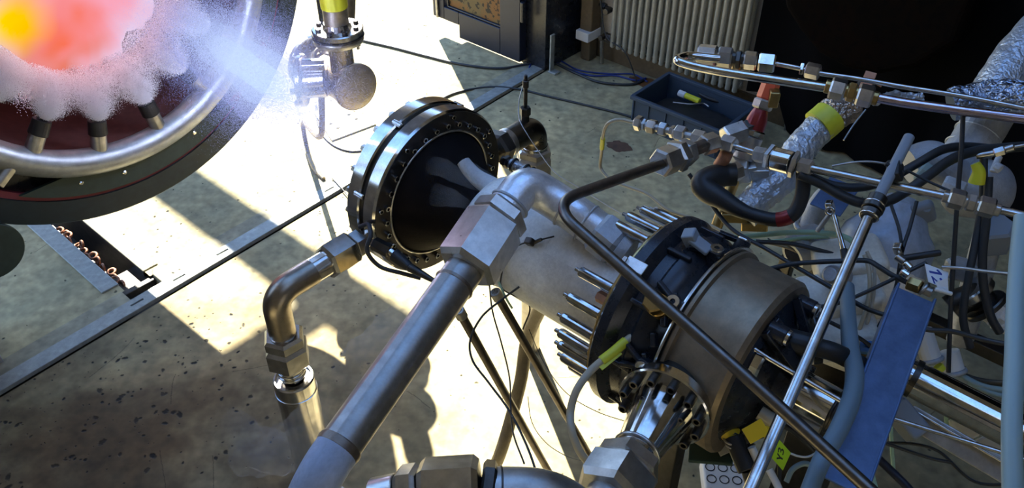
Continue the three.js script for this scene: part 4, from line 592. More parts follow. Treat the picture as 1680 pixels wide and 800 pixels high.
// union on a line: centre, direction, size; three pieces
function union(t, p, q, r, m1 = M.nut, m2 = M.steel, spin = 0.2) { const L = (a, b) => [lerp(p, q, a), lerp(p, q, b)]; part(t, 'union_nut', hex(...L(0, 0.36), r, spin), m1); part(t, 'union_body', hex(...L(0.4, 0.6), r * 0.86, spin + 0.3), m2); part(t, 'union_nut', hex(...L(0.64, 1), r, spin + 0.1), m1); part(t, 'union_sleeve', cyl(lerp(p, q, -0.12), lerp(p, q, 1.12), r * 0.62), m2); }
{ // upper polished line: hairpin at its left end, union under the foil wrap
  const t = thing('polished_line', 'polished steel line with a hairpin end before the radiator, violet sheen on its right half', 'pipe', D(1400, 160, 2.02));
  const pts = Dp([[1180, 96, 2.2], [1128, 92, 2.2], [1112, 99, 2.17], [1140, 109, 2.15], [1372, 146, 2.05]]); part(t, 'line_tube', sweep(curve(pts, 14), 0.0115, 18), M.chrome);
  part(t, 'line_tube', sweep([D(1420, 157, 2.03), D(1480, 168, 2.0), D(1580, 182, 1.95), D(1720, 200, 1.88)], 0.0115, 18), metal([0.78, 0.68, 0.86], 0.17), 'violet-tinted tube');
  union(t, D(1362, 143, 2.055), D(1432, 160, 2.025), 0.027, M.nut, M.brass);
}
{ const t = thing('fitting_row', 'row of steel nuts and a tee above the polished line', 'fitting', D(1200, 92, 2.22));
  const a = D(1140, 90, 2.24), b = D(1275, 104, 2.18), L = (u) => lerp(a, b, u);
  part(t, 'large_nut', hex(L(0.03), L(0.27), 0.031, 0.2), M.nut); part(t, 'large_nut', hex(L(0.28), L(0.46), 0.028, 0.5), M.dull); part(t, 'tee_body', [cyl(L(0.44), L(0.62), 0.019), hex(L(0.50), L(0.57), 0.025, 0.1)], M.dark); part(t, 'small_nut', hex(L(0.6), L(0.76), 0.024, 0.4), M.nut); part(t, 'small_nut', hex(L(0.78), L(0.98), 0.027, 0.1), M.chrome);
  part(t, 'tee_leg', cyl(L(0.53), L(0.53).add(V(0, -0.045, 0)), 0.012), M.brass);
  part(t, 'thin_tube', sweep(curve(Dp([[1270, 104, 2.18], [1312, 112, 2.15], [1345, 120, 2.13], [1400, 128, 2.1], [1480, 142, 2.06], [1580, 158, 2.0], [1720, 186, 1.92]])), 0.0062, 12), M.steel);
  part(t, 'union_ring', hex(D(1313, 112, 2.15), D(1319, 113, 2.147), 0.017), M.chrome); part(t, 'union_nut', hex(D(1322, 114, 2.145), D(1345, 119, 2.13), 0.02, 0.2), M.nut);
}
{ // dark bent line across the picture
  const t = thing('bent_line', 'long dark steel line bent sharply over the chamber and running to the lower right', 'pipe', D(1150, 560, 1.6));
  part(t, 'line_tube', sweep(bend(Dp([[1098, 264, 2.05], [902, 334, 1.84], [1240, 632, 1.55], [1470, 842, 1.42]]), 0.085, 12), 0.0125, 18), metal([0.22, 0.20, 0.185], 0.42));
  const a = D(1082, 268, 2.04), b = D(1140, 244, 2.12), L = (u) => lerp(a, b, u); part(t, 'union_nut', hex(L(0), L(0.42), 0.036, 0.3), M.nut); part(t, 'union_body', hex(L(0.38), L(0.62), 0.041, 0.1), M.nut); part(t, 'union_nut', hex(L(0.6), L(0.84), 0.036, 0.4), M.dull);
  part(t, 'connecting_tube', cyl(L(0.8), D(1172, 232, 2.17), 0.0175), M.weld); part(t, 'end_nut', hex(D(1152, 239, 2.15), D(1175, 232, 2.17), 0.027, 0.2), M.nut);
}
{ // valve block with red cap
  const t = thing('relief_valve', 'upright valve with red cap and chrome body where the lines meet', 'valve', D(1175, 400, 2.32));
  const a = D(1266, 134, 2.22), z = D(1160, 412, 2.34), L = (u) => lerp(a, z, u);
  part(t, 'cap', hex(L(0.0), L(0.10), 0.024, 0.3), M.orange, 'orange-red cap'); part(t, 'cap_side', box(L(0.065).add(V(0.025, 0, 0.012)), [0.026, 0.045, 0.03], [0, 0.6, 0]), M.brass); part(t, 'lock_nut', hex(L(0.10), L(0.155), 0.027, 0.1), M.dull);
  part(t, 'bonnet', [lathe(L(0.15), z.clone().sub(a), [[0.018, 0], [0.022, 0.012], [0.027, 0.03], [0.029, 0.06], [0.018, 0.065]], 24)], M.red, 'dark red bonnet'); part(t, 'bonnet_ring', hex(L(0.27), L(0.31), 0.034, 0.2, 12), M.chrome);
  part(t, 'valve_body', cyl(L(0.31), L(0.44), 0.033, 0.030), M.dull); part(t, 'body_block', box(L(0.5), [0.06, 0.06, 0.06], [0.3, 0.5, 0.2]), M.nut); part(t, 'stem', cyl(L(0.44), L(0.98), 0.016), M.brass); part(t, 'side_nut', hex(D(1188, 226, 2.24), D(1222, 214, 2.25), 0.031, 0.3), M.nut); part(t, 'side_nut', hex(D(1222, 214, 2.25), D(1240, 208, 2.25), 0.027, 0.1), M.dark);
  part(t, 'lower_nut', hex(L(0.66), L(0.74), 0.026, 0.3), M.brass); part(t, 'post_nut', hex(L(0.86), L(0.93), 0.027, 0.1), M.dull); part(t, 'copper_elbow', sweep(curve(Dp([[1196, 240, 2.18], [1190, 256, 2.18], [1180, 272, 2.2]])), 0.017, 14), M.copper);
  part(t, 'side_block', [box(D(1225, 278, 2.28), [0.05, 0.05, 0.05], [0.2, 0.7, 0.1]), box(D(1248, 284, 2.28), [0.05, 0.06, 0.05], [0.2, 0.5, 0.1])], M.nut); part(t, 'mount_block', [box(D(1205, 352, 2.3), [0.07, 0.03, 0.04], [0.1, 0.5, 0.1]), box(D(1238, 366, 2.3), [0.07, 0.03, 0.04], [0.1, 0.5, 0.1])], M.brass);
}
{ const t = thing('gauge_line', 'chain of small steel nuts with a thin tube curling to the floor', 'fitting', D(1100, 220, 2.3));
  const a = D(1040, 200, 2.32), b = D(1180, 235, 2.2), L = (u) => lerp(a, b, u); for (const [u0, u1, r] of [[0.02, 0.1, 0.021], [0.11, 0.15, 0.017], [0.17, 0.27, 0.02], [0.31, 0.40, 0.019], [0.44, 0.49, 0.017], [0.5, 0.62, 0.022], [0.7, 0.84, 0.022]]) part(t, 'hex_nut', hex(L(u0), L(u1), r, u0 * 5), M.nut); part(t, 'core_tube', cyl(L(0), L(1), 0.011), M.dull);
  part(t, 'thin_tube', sweep(curve(Dp([[1042, 201, 2.32], [1015, 196, 2.34], [998, 202, 2.36], [989, 225, 2.42], [987, 250, 2.5], [986, 276, 2.55], [1002, 294, 2.52], [1030, 306, 2.47], [1062, 318, 2.42], [1098, 345, 2.37], [1150, 362, 2.33], [1200, 385, 2.25], [1290, 405, 2.2], [1340, 428, 2.18]])), 0.0047, 10), M.hoseClear); part(t, 'yellow_band', cyl(D(989, 226, 2.425), D(987.5, 244, 2.48), 0.0068), M.yellow, 'yellow band'); }
{ const t = thing('cross_line', 'steel line with a large chrome union running from the valve to the right edge', 'pipe', D(1400, 295, 2.0));
  part(t, 'line_tube', cyl(D(1186, 234, 2.17), D(1262, 258, 2.1), 0.0085), M.steel); part(t, 'small_nut', hex(D(1184, 233, 2.17), D(1206, 240, 2.15), 0.023, 0.3), M.nut); part(t, 'small_nut', hex(D(1238, 252, 2.12), D(1258, 256, 2.1), 0.02, 0.3), M.nut);
  part(t, 'union_end', hex(D(1261, 257, 2.1), D(1270, 260, 2.09), 0.035, 0.3), M.chrome); part(t, 'union_body', cyl(D(1270, 260, 2.09), D(1300, 268, 2.06), 0.029), M.chrome); part(t, 'union_end', hex(D(1298, 268, 2.06), D(1307, 271, 2.055), 0.034, 0.3), M.nut); part(t, 'small_nut', hex(D(1310, 272, 2.05), D(1333, 277, 2.03), 0.021, 0.2), M.nut);
  part(t, 'line_tube', cyl(D(1330, 276, 2.03), D(1562, 325, 1.9), 0.0098), M.steel); union(t, D(1556, 323, 1.9), D(1632, 343, 1.865), 0.023, M.nut, M.nut); part(t, 'line_tube', cyl(D(1630, 342, 1.866), D(1730, 364, 1.82), 0.0095), M.steel); }
{ const t = thing('black_elbow_hose', 'fat black hose elbow with a red band below the large chrome union', 'hose', D(1200, 330, 2.2));
  const c = curve(Dp([[1206, 286, 2.2], [1188, 287, 2.2], [1163, 292, 2.18], [1152, 302, 2.17], [1160, 313, 2.16], [1180, 324, 2.15], [1210, 342, 2.14], [1240, 354, 2.13], [1275, 360, 2.11], [1300, 352, 2.09], [1313, 330, 2.08], [1318, 300, 2.07], [1317, 270, 2.065]]), 8), n = c.length;
  part(t, 'hose_tube', sweep(c, (u) => u < 0.55 ? 0.030 - 0.012 * cl((u - 0.38) / 0.17) : 0.018, 18), M.rubber); const i = Math.floor(n * 0.66); part(t, 'red_band', sweep(c.slice(i, i + 8), 0.0192, 16), M.red, 'dark red band'); part(t, 'hose_nut', hex(D(1198, 285, 2.2), D(1214, 279, 2.21), 0.026, 0.2), M.nut); }
// foil-wrapped pipes
const crumple = (pts, r, k = 12, amp = 0.12, s = 1) => { const c = curve(pts, k), g = sweep(c, r, 28), p = g.attributes.position; const q = V(), cn = c; for (let i = 0; i < p.count; i++) { q.fromBufferAttribute(p, i); let best = cn[0], bd = 1e9; for (const w of cn) { const d = w.distanceToSquared(q); if (d < bd) { bd = d; best = w; } } const o = q.clone().sub(best), n = 1 + amp * (Math.abs(PN.noise(q.x * 26 * s, q.y * 26 * s, q.z * 26 * s)) * 2 - 0.5 + 0.6 * PN.noise(q.x * 70 * s, q.y * 70 * s, q.z * 70 * s)); p.setXYZ(i, best.x + o.x * n, best.y + o.y * n, best.z + o.z * n); } g.computeVertexNormals(); return g; };
{ const t = thing('foil_wrapped_pipe', 'silver foil-wrapped pipe with yellow tape behind the chrome union', 'pipe', D(1300, 280, 2.3)); part(t, 'foil_wrap', crumple(Dp([[1218, 352, 2.28], [1252, 318, 2.28], [1290, 285, 2.28], [1316, 240, 2.3], [1352, 204, 2.32]]), 0.043), M.foil); part(t, 'foil_wrap', crumple(Dp([[1345, 208, 2.32], [1366, 188, 2.32], [1396, 168, 2.33]]), 0.045, 12, 0.14, 1.3), metal([0.62, 0.52, 0.44], 0.4, { bumpMap: foilMap, bumpScale: 0.012 })); part(t, 'yellow_tape', sweep(curve(Dp([[1342, 208, 2.318], [1352, 200, 2.318], [1362, 191, 2.32]])), 0.049, 24), M.yellow, 'yellow tape'); part(t, 'pipe_core', cyl(D(1390, 172, 2.33), D(1424, 140, 2.36), 0.026), M.rubber); part(t, 'tie_wire', sweep(curve(Dp([[1420, 180, 2.3], [1400, 205, 2.29], [1384, 230, 2.28]])), 0.0025, 6), M.dull); }
{ const t = thing('foil_wrapped_pipe', 'wide foil-wrapped pipe rising to the upper right corner', 'pipe', D(1620, 200, 2.3)); part(t, 'pipe_cover', crumple(Dp([[1540, 312, 2.3], [1578, 262, 2.3], [1612, 210, 2.31], [1640, 165, 2.33]]), 0.06, 12, 0.03, 0.5), M.frostGrey); part(t, 'foil_wrap', crumple(Dp([[1560, 172, 2.22], [1610, 160, 2.2], [1660, 158, 2.15], [1730, 170, 2.1]]), 0.042, 14, 0.14), metal([0.45, 0.55, 0.75], 0.35, { bumpMap: foilMap, bumpScale: 0.012 })); part(t, 'upper_cover', crumple(Dp([[1630, 160, 2.36], [1668, 100, 2.38], [1710, 50, 2.4]]), 0.066, 10, 0.05, 0.6), M.foil); for (const [x, y] of [[1588, 246], [1604, 222]]) part(t, 'seam_band', torus(D(x, y, 2.31), D(1612, 210, 2.31).sub(D(1578, 262, 2.3)), 0.061, 0.003, 32, 8), M.foil); part(t, 'foil_scrap', [bar(D(1418, 146, 2.3), D(1430, 118, 2.3), 0.03, 0.004), bar(D(1428, 130, 2.3), D(1446, 140, 2.3), 0.02, 0.004)], M.copper); }
solo('foil_flap', 'crumpled foil flap sticking out below the polished line', 'foil', crumple(Dp([[1432, 165, 2.05], [1470, 158, 2.1], [1512, 162, 2.12]]), 0.012, 12, 0.5, 2), M.foil);
// frosted valve body
{ const t = thing('frosted_valve', 'bulky frost-white valve body with ears and cream insulation blocks', 'valve', D(1420, 560, 2.3));
  const top = D(1478, 332, 2.2), mid = D(1440, 430, 2.22), bot = D(1395, 560, 2.25), dv = bot.clone().sub(top), dn = dv.clone().normalize();
  part(t, 'dome', lathe(top, dv, [[0, -0.02], [0.03, -0.018], [0.055, 0.0], [0.075, 0.03], [0.09, 0.06], [0.112, 0.085], [0.118, 0.11], [0.118, 0.17], [0.1, 0.18]], 48, 1.0), std({ color: [0.50, 0.58, 0.70], roughness: 0.4, metalness: 0.25, map: frostMap }));
  part(t, 'body_cover', lathe(mid, dv, [[0.1, -0.012], [0.118, 0], [0.122, 0.02], [0.122, 0.27], [0.115, 0.285], [0.06, 0.285]], 48, 0.6), M.insul);
  part(t, 'ear', [box(D(1515, 348, 2.15), [0.055, 0.075, 0.03], [0.3, 0.7, 0.3], 0.014), cyl(D(1518, 345, 2.15), D(1521, 342, 2.12), 0.01)], M.plasticGrey); part(t, 'ear', box(D(1452, 345, 2.2), [0.05, 0.06, 0.06], [0.3, 0.4, 0.2], 0.014), M.frostGrey);
  for (const [x, y, d, w] of [[1392, 430, 2.13, 0.17], [1376, 488, 2.09, 0.20], [1368, 548, 2.07, 0.20]]) part(t, 'insulation_block', box(D(x, y, d), [w, 0.082, 0.12], [0.15, 0.73, 0.12], 0.018), M.insul);
  part(t, 'bolt_head', [cyl(D(1384, 453, 2.07), D(1364, 450, 2.0), 0.023), cyl(D(1364, 450, 2.0), D(1361, 450, 1.99), 0.017)], M.frostGrey); part(t, 'side_port', lathe(D(1345, 395, 2.22), D(1300, 420, 2.2).sub(D(1345, 395, 2.22)), [[0.03, 0], [0.05, 0.0], [0.055, 0.02], [0.055, 0.07], [0.04, 0.09], [0.03, 0.09]], 32), M.frostGrey);
  part(t, 'foot', box(bot.clone().setY(0.33), [0.14, 0.66, 0.12]), M.dark); }
{ const t = thing('frosted_pipe', 'pale frosted pipe bending down left of the valve body', 'pipe', D(1330, 380, 2.3)); part(t, 'pipe_tube', sweep(curve(Dp([[1366, 316, 2.3], [1350, 330, 2.3], [1335, 360, 2.31], [1326, 392, 2.32], [1318, 430, 2.34]])), 0.032, 24), M.frost); part(t, 'pipe_flange', torus(D(1327, 370, 2.31), UPV, 0.034, 0.007, 32, 10), M.frostGrey); part(t, 'cover_flap', bar(D(1345, 312, 2.26), D(1395, 332, 2.22), 0.12, 0.006, V(0.2, 1, 0.2)), M.barSkyBlue); }
{ const t = thing('frosted_tank', 'rounded grey-white tank end behind the right unions', 'tank', D(1640, 330, 2.2)); const c = D(1632, 312, 2.22); part(t, 'tank_end', lathe(c, V(0.5, 0.35, 0.3), [[0.078, -0.11], [0.08, -0.03], [0.07, 0.0], [0.045, 0.022], [0, 0.03]], 40, 1.2), M.frostGrey); part(t, 'tank_valve', [cyl(D(1628, 282, 2.16), D(1640, 256, 2.16), 0.008), cyl(D(1632, 272, 2.16), D(1642, 278, 2.15), 0.012)], M.frost); part(t, 'hex_block', hex(D(1634, 368, 2.14), D(1628, 402, 2.2), 0.046, 0.3), M.plasticGrey); part(t, 'tank_pipe', cyl(D(1622, 384, 2.2), D(1575, 560, 2.35), 0.036), M.frostGrey); part(t, 'hand_nut', hex(D(1580, 430, 2.2), D(1572, 452, 2.22), 0.04, 0.2), M.frostGrey); }
{ const t = thing('frosted_block', 'chunky frost-grey pipe joint behind the black hose loop', 'pipe', D(1540, 290, 2.25)); part(t, 'joint_body', crumple(Dp([[1490, 272, 2.26], [1525, 262, 2.26], [1560, 285, 2.26], [1575, 315, 2.27]]), 0.05, 12, 0.05, 0.5), M.frostGrey); part(t, 'joint_nut', hex(D(1508, 278, 2.2), D(1528, 292, 2.19), 0.028, 0.3), M.hosePale); part(t, 'joint_cap', hex(D(1545, 304, 2.18), D(1580, 318, 2.16), 0.03, 0.3), M.frost); }
{ // long tilted rod with coupling
  const t = thing('long_rod', 'long steel rod with a knurled coupling slanting from upper right to the bottom edge', 'rod', D(1230, 800, 1.62)); const a = D(1492, 224, 1.97), b = D(1436, 334, 1.88), c = D(1428, 350, 1.87), e = D(1222, 822, 1.54);
  part(t, 'rod_shaft', cyl(c, e, 0.0125), M.steel); part(t, 'upper_tube', cyl(a, b, 0.0125), M.plasticGrey); part(t, 'coupling', [cyl(lerp(b, c, -0.7), lerp(b, c, 0.1), 0.021), cyl(lerp(b, c, 0.2), lerp(b, c, 0.7), 0.024), cyl(lerp(b, c, 0.8), lerp(b, c, 1.5), 0.022, 0.018)], M.dark); part(t, 'coupling_ring', [torus(lerp(b, c, 0.15), c.clone().sub(b), 0.021, 0.003, 30, 8), torus(lerp(b, c, 1.3), c.clone().sub(b), 0.019, 0.003, 30, 8)], M.chrome); part(t, 'rod_clamp', [box(D(1468, 280, 1.93), [0.03, 0.03, 0.05], [0.3, 0.4, 0.5]), cyl(D(1452, 268, 1.93), D(1484, 284, 1.925), 0.005)], M.rubber); }
// hoses
solo('grey_blue_hose', 'grey-blue hose hanging straight along the right edge', 'hose', sweep(curve(Dp([[1679, 355, 1.62], [1672, 420, 1.6], [1667, 500, 1.56], [1664, 600, 1.5], [1660, 700, 1.45], [1662, 830, 1.4]])), 0.0165, 20), M.hosePale);
solo('grey_blue_hose', 'grey-blue hose curving down between the long rod and the blue bar', 'hose', sweep(curve(Dp([[1390, 470, 1.92], [1392, 530, 1.82], [1396, 575, 1.76], [1402, 610, 1.71], [1398, 650, 1.66], [1378, 700, 1.61], [1348, 755, 1.57], [1318, 830, 1.53]])), (u) => 0.0155 + 0.003 * Math.sin(u * 3.14), 20), M.hoseBlue);
solo('green_hose', 'pale green hose crossing above the drum towards the valve body', 'hose', sweep(curve(Dp([[1205, 389, 2.2], [1240, 386, 2.18], [1300, 381, 2.14], [1350, 382, 2.1], [1385, 388, 2.08], [1402, 400, 2.08], [1404, 420, 2.1]])), 0.0068, 12), M.hoseGreen);
solo('green_hose', 'second pale green hose just under the first one above the drum', 'hose', sweep(curve(Dp([[1203, 393, 2.22], [1260, 396, 2.2], [1320, 390, 2.16], [1360, 388, 2.13]])), 0.005, 12), M.hoseGreen);
{ const t = thing('yellowed_hose', 'yellowed twin hose hanging over the cream insulation', 'hose', D(1425, 560, 2.0)); part(t, 'hose_tube', sweep(curve(Dp([[1418, 418, 2.03], [1425, 440, 2.02], [1427, 470, 2.01], [1420, 510, 2.01], [1408, 545, 2.02], [1400, 575, 2.03]])), 0.0052, 10), M.hoseClear); part(t, 'hose_tube', sweep(curve(Dp([[1422, 412, 2.04], [1434, 440, 2.03], [1434, 475, 2.02], [1428, 510, 2.02], [1415, 552, 2.03], [1408, 572, 2.04]])), 0.0045, 10), metal([0.6, 0.55, 0.45], 0.5, { metalness: 0 })); }
{ const t = thing('blue_bar', 'flat steel bar with reflected sky blue put into its colour, upright right of the drum', 'bar', D(1395, 770, 1.72)); const a = D(1502, 484, 1.86), b = D(1384, 800, 1.60); const upv = CAM.clone().sub(lerp(a, b, 0.5)).add(V(0.3, 0, 0.2)); part(t, 'bar_web', bar(a, b, 0.084, 0.006, upv), M.barSkyBlue); const sd = new THREE.Vector3().crossVectors(b.clone().sub(a), upv).normalize().multiplyScalar(0.04), dn = upv.clone().normalize().multiplyScalar(-0.02); for (const s of [-1, 1]) part(t, 'bar_lip', bar(a.clone().addScaledVector(sd, s).add(dn), b.clone().addScaledVector(sd, s).add(dn), 0.006, 0.04, upv), M.barSkyBlue); part(t, 'red_mark', bar(D(1388, 706, 1.64), D(1402, 678, 1.665), 0.008, 0.008, upv), M.orange, 'small red mark'); }
{ const t = thing('chrome_cylinder', 'large chrome cylinder with a dark band running to the right edge', 'cylinder', D(1580, 660, 2.0)); const a = D(1420, 580, 2.08), b = D(1720, 735, 1.92); part(t, 'cylinder_tube', cyl(a, b, 0.045, 0.045, 48), M.chrome); part(t, 'dark_band', lathe(D(1498, 620, 2.037), b.clone().sub(a), [[0.0445, -0.008], [0.0475, -0.007], [0.0475, 0.007], [0.0445, 0.008]], 48), M.dark); part(t, 'end_head', cyl(lerp(a, b, -0.03), lerp(a, b, 0.06), 0.05), M.dark); }
{ const t = thing('drive_shaft', 'chrome shaft housing sticking out of the drum with bolted blue-white highlights', 'shaft', V(1.1, 0.95, 0)); const a = V(1.04, AY, 0.0), b = V(1.195, AY, 0.0), L = (u) => lerp(a, b, u), d = b.clone().sub(a); part(t, 'shaft_tube', cyl(L(0.3), L(1), 0.048, 0.048, 48), M.chrome); part(t, 'shaft_neck', cyl(L(0), L(0.32), 0.062, 0.05, 48), M.black); for (const [u, r] of [[0.94, 0.05], [0.98, 0.051], [0.32, 0.052]]) part(t, 'shaft_ring', torus(L(u), d, 0.047, 0.005, 44, 10), M.dark); const f = new THREE.Quaternion().setFromUnitVectors(UPV, d.clone().normalize()); for (let k = 0; k < 8; k++) { const a1 = k / 8 * 6.283, o = V(Math.cos(a1) * 0.056, 0, Math.sin(a1) * 0.056).applyQuaternion(f); part(t, 'tie_bolt', cyl(L(0.18).add(o), L(0.46).add(o), 0.007), M.chrome); } }
{ const t = thing('purge_line', 'thin steel line with chrome nuts leaving the front of the drum', 'pipe', D(1260, 590, 1.780)); part(t, 'drum_boss', sweep(curve(Dp([[1190, 553, 1.750], [1202, 549, 1.740], [1212, 556, 1.740]])), 0.016, 14), M.dull); const s = [[1208, 554, 1.740], [1232, 568, 1.730]]; part(t, 'line_nut', hex(D(1213, 557, 1.740), D(1218, 560, 1.738), 0.017, 0.3), M.chrome); part(t, 'line_nut', hex(D(1219, 560, 1.738), D(1234, 569, 1.732), 0.018, 0.1), M.nut); part(t, 'line_tube', sweep(Dp([[1230, 567, 1.733], [1262, 588, 1.720], [1330, 628, 1.690], [1392, 664, 1.660]]), 0.0058, 12), M.steel); part(t, 'blue_nut', hex(D(1233, 590, 1.750), D(1252, 600, 1.740), 0.034, 0.45, 8), M.chrome); part(t, 'small_fitting', [cyl(D(1196, 596, 1.740), D(1212, 606, 1.735), 0.012), hex(D(1204, 600, 1.738), D(1214, 606, 1.734), 0.016), cyl(D(1214, 607, 1.734), D(1230, 618, 1.730), 0.008)], M.nut); }
{ const t = thing('black_connector', 'thick black cable connector with a cream ring plugged in beside the drum', 'connector', D(1300, 560, 1.790)); part(t, 'connector_shell', cyl(D(1240, 545, 1.800), D(1286, 556, 1.770), 0.023, 0.021), M.rubber); part(t, 'cream_ring', cyl(D(1266, 550, 1.785), D(1272, 552, 1.780), 0.0235), M.hoseClear); part(t, 'collar', cyl(D(1286, 556, 1.770), D(1332, 568, 1.750), 0.026), M.rubber); part(t, 'cable_tail', sweep(curve(Dp([[1330, 567, 1.750], [1365, 576, 1.740], [1395, 590, 1.760], [1430, 610, 1.820]])), 0.02, 14), M.rubber); part(t, 'shell_highlight_ring', torus(D(1252, 548, 1.792), D(1286, 556, 1.770).sub(D(1240, 545, 1.800)), 0.023, 0.002, 24, 6), M.steel); }
{ const t = thing('lead_plug', 'small dark blue plug with a lead beside the cream insulation', 'plug', D(1290, 503, 2.0)); part(t, 'plug_body', box(D(1287, 504, 2.0), [0.028, 0.022, 0.022], [0.2, 0.6, 0.2]), M.plasticGrey); part(t, 'plug_lead', sweep(curve(Dp([[1294, 505, 1.995], [1340, 503, 1.97], [1372, 498, 1.95], [1400, 488, 1.94], [1450, 465, 1.92], [1480, 450, 1.91], [1520, 430, 1.9]])), 0.0045, 8), M.cable); }
{ const t = thing('plastic_fitting', 'square light blue plastic fitting beside the blue bar', 'fitting', D(1425, 570, 2.0)); part(t, 'cap_top', box(D(1424, 570, 1.99), [0.036, 0.02, 0.03], [0.5, 0.4, 0.2], 0.006), M.plasticBlue); part(t, 'cap_base', cyl(D(1418, 582, 2.0), D(1412, 600, 2.02), 0.018), M.brass); }
solo('grey_cover', 'grey plastic end cover under the chrome cylinder', 'cover', box(D(1486, 688, 1.86), [0.085, 0.05, 0.05], [0.3, -0.3, -0.35], 0.008), M.plasticGrey);
{ const t = thing('flat_strut', 'grooved aluminium strut under the chrome cylinder', 'strut', D(1600, 750, 1.8)); const a = D(1490, 680, 1.88), b = D(1668, 784, 1.75); part(t, 'strut_web', bar(a, b, 0.05, 0.012, CAM.clone().sub(a)), M.dull); for (const s of [-0.02, 0.02]) part(t, 'strut_edge', bar(a.clone().add(V(0, s, 0)), b.clone().add(V(0, s, 0)), 0.006, 0.022, CAM.clone().sub(a)), M.steel); }
solo('thin_rod', 'thin bright rod crossing the grooved strut', 'rod', cyl(D(1452, 682, 1.78), D(1690, 756, 1.68), 0.0048), M.steel);
// tags
{ const t = thing('marker_tag', 'yellow-green tag marked Y3 beside the long rod', 'tag', D(1281, 741, 1.72)); const c = [[1276, 718], [1297, 742], [1278, 761], [1263, 747]].map(([x, y]) => D(x, y, 1.72)); const u = c[1].clone().sub(c[0]), w = c[3].clone().sub(c[0]), n = new THREE.Vector3().crossVectors(w, u).normalize().multiplyScalar(0.002); const P = [], UV = [], f = (a, b, d, e) => { for (const [q, uv] of [[a, [0, 1]], [d, [1, 0]], [b, [1, 1]], [a, [0, 1]], [e, [0, 0]], [d, [1, 0]]]) { P.push(q.x, q.y, q.z); UV.push(...uv); } };
  const k = c[0].clone().add(u).add(w); f(c[0], c[1], k, c[3]); const g = new THREE.BufferGeometry(); g.setAttribute('position', new THREE.Float32BufferAttribute(P, 3)); g.setAttribute('uv', new THREE.Float32BufferAttribute(UV, 2)); g.computeVertexNormals(); const back = lerp(c[0], k, 0.5).addScaledVector(n, 1); part(t, 'tag_print', g.translate(n.x, n.y, n.z), std({ color: [1, 1, 1], roughness: 0.5, map: inst('Y3', 128, 128, '#a9cf12', '#10140a', 'bold 70px sans-serif', -1.9) }));
  const g2 = g.clone(); part(t, 'tag_back', g2.translate(t.position.x - 2 * n.x, t.position.y - 2 * n.y, t.position.z - 2 * n.z), M.yellow); part(t, 'tag_lead', sweep(curve(Dp([[1296, 743, 1.722], [1310, 748, 1.73], [1325, 749, 1.74], [1340, 742, 1.76]])), 0.0022, 6), M.white); }
{ const t = thing('paper_tag', 'white folded tag with blue handwritten 12 on the cable fittings', 'tag', D(1540, 470, 1.86)); const q = [[1517, 432], [1556, 446], [1552, 474], [1523, 462]].map(([x, y], i) => D(x, y, [1.87, 1.86, 1.85, 1.86][i])); const mk = (a, b, c, d, m, name) => { const g = new THREE.BufferGeometry(), P = [], UV = []; const n = new THREE.Vector3().crossVectors(b.clone().sub(a), d.clone().sub(a)).normalize().multiplyScalar(0.0008); for (const s of [1, -1]) for (const [p, uv] of [[a, [0, 1]], [d, [0, 0]], [c, [1, 0]], [a, [0, 1]], [c, [1, 0]], [b, [1, 1]]]) { P.push(p.x + n.x * s, p.y + n.y * s, p.z + n.z * s); UV.push(...uv); } g.setAttribute('position', new THREE.Float32BufferAttribute(P, 3)); g.setAttribute('uv', new THREE.Float32BufferAttribute(UV, 2)); g.computeVertexNormals(); part(t, name, g, m); };
  const ink = std({ color: [1, 1, 1], roughness: 0.5, map: inst('12', 128, 128, '#d8dde2', '#1c2f8a', 'bold 104px sans-serif', 1.35) }); mk(q[0], q[1], q[2], q[3], ink, 'tag_print'); mk(D(1536, 462, 1.855), D(1555, 456, 1.85), D(1556, 480, 1.85), D(1538, 476, 1.85), M.white, 'tag_fold'); part(t, 'tag_tie', cyl(D(1534, 474, 1.85), D(1562, 482, 1.845), 0.0045), M.white); }
{ const t = thing('lead_coupling', 'steel lead coupling clamped at the top of the blue bar', 'connector', D(1490, 460, 1.9)); part(t, 'coupling_body', hex(D(1490, 464, 1.9), D(1512, 472, 1.88), 0.017, 0.3), M.brass); part(t, 'coupling_end', [cyl(D(1512, 472, 1.88), D(1530, 480, 1.87), 0.012), torus(D(1516, 473, 1.878), V(1, -0.3, 0), 0.013, 0.004, 20, 8)], M.dull); part(t, 'coupling_lead', sweep(curve(Dp([[1490, 464, 1.9], [1462, 450, 1.92], [1440, 436, 1.94], [1425, 428, 1.96], [1380, 428, 1.98], [1300, 433, 2.02], [1250, 444, 2.05]])), 0.006, 10), M.cable); part(t, 'clamp_screw', [cyl(D(1478, 444, 1.89), D(1490, 452, 1.885), 0.01), cyl(D(1484, 430, 1.89), D(1494, 440, 1.885), 0.008)], M.chrome); }
solo('yellow_tape_flag', 'orange-yellow tape flag wrapped round leads left of the long rod', 'tape', [bar(D(1224, 716, 1.75), D(1256, 698, 1.74), 0.034, 0.004, CAM.clone().sub(D(1240, 706, 1.75)), 0.001), bar(D(1252, 716, 1.745), D(1262, 700, 1.74), 0.012, 0.005, CAM.clone().sub(D(1240, 706, 1.75)), 0.001)], M.tape);
solo('yellow_tape_flag', 'small olive-yellow tape wrapped round a connector below the drum', 'tape', cyl(D(1186, 700, 1.84), D(1204, 716, 1.84), 0.021), M.tape);
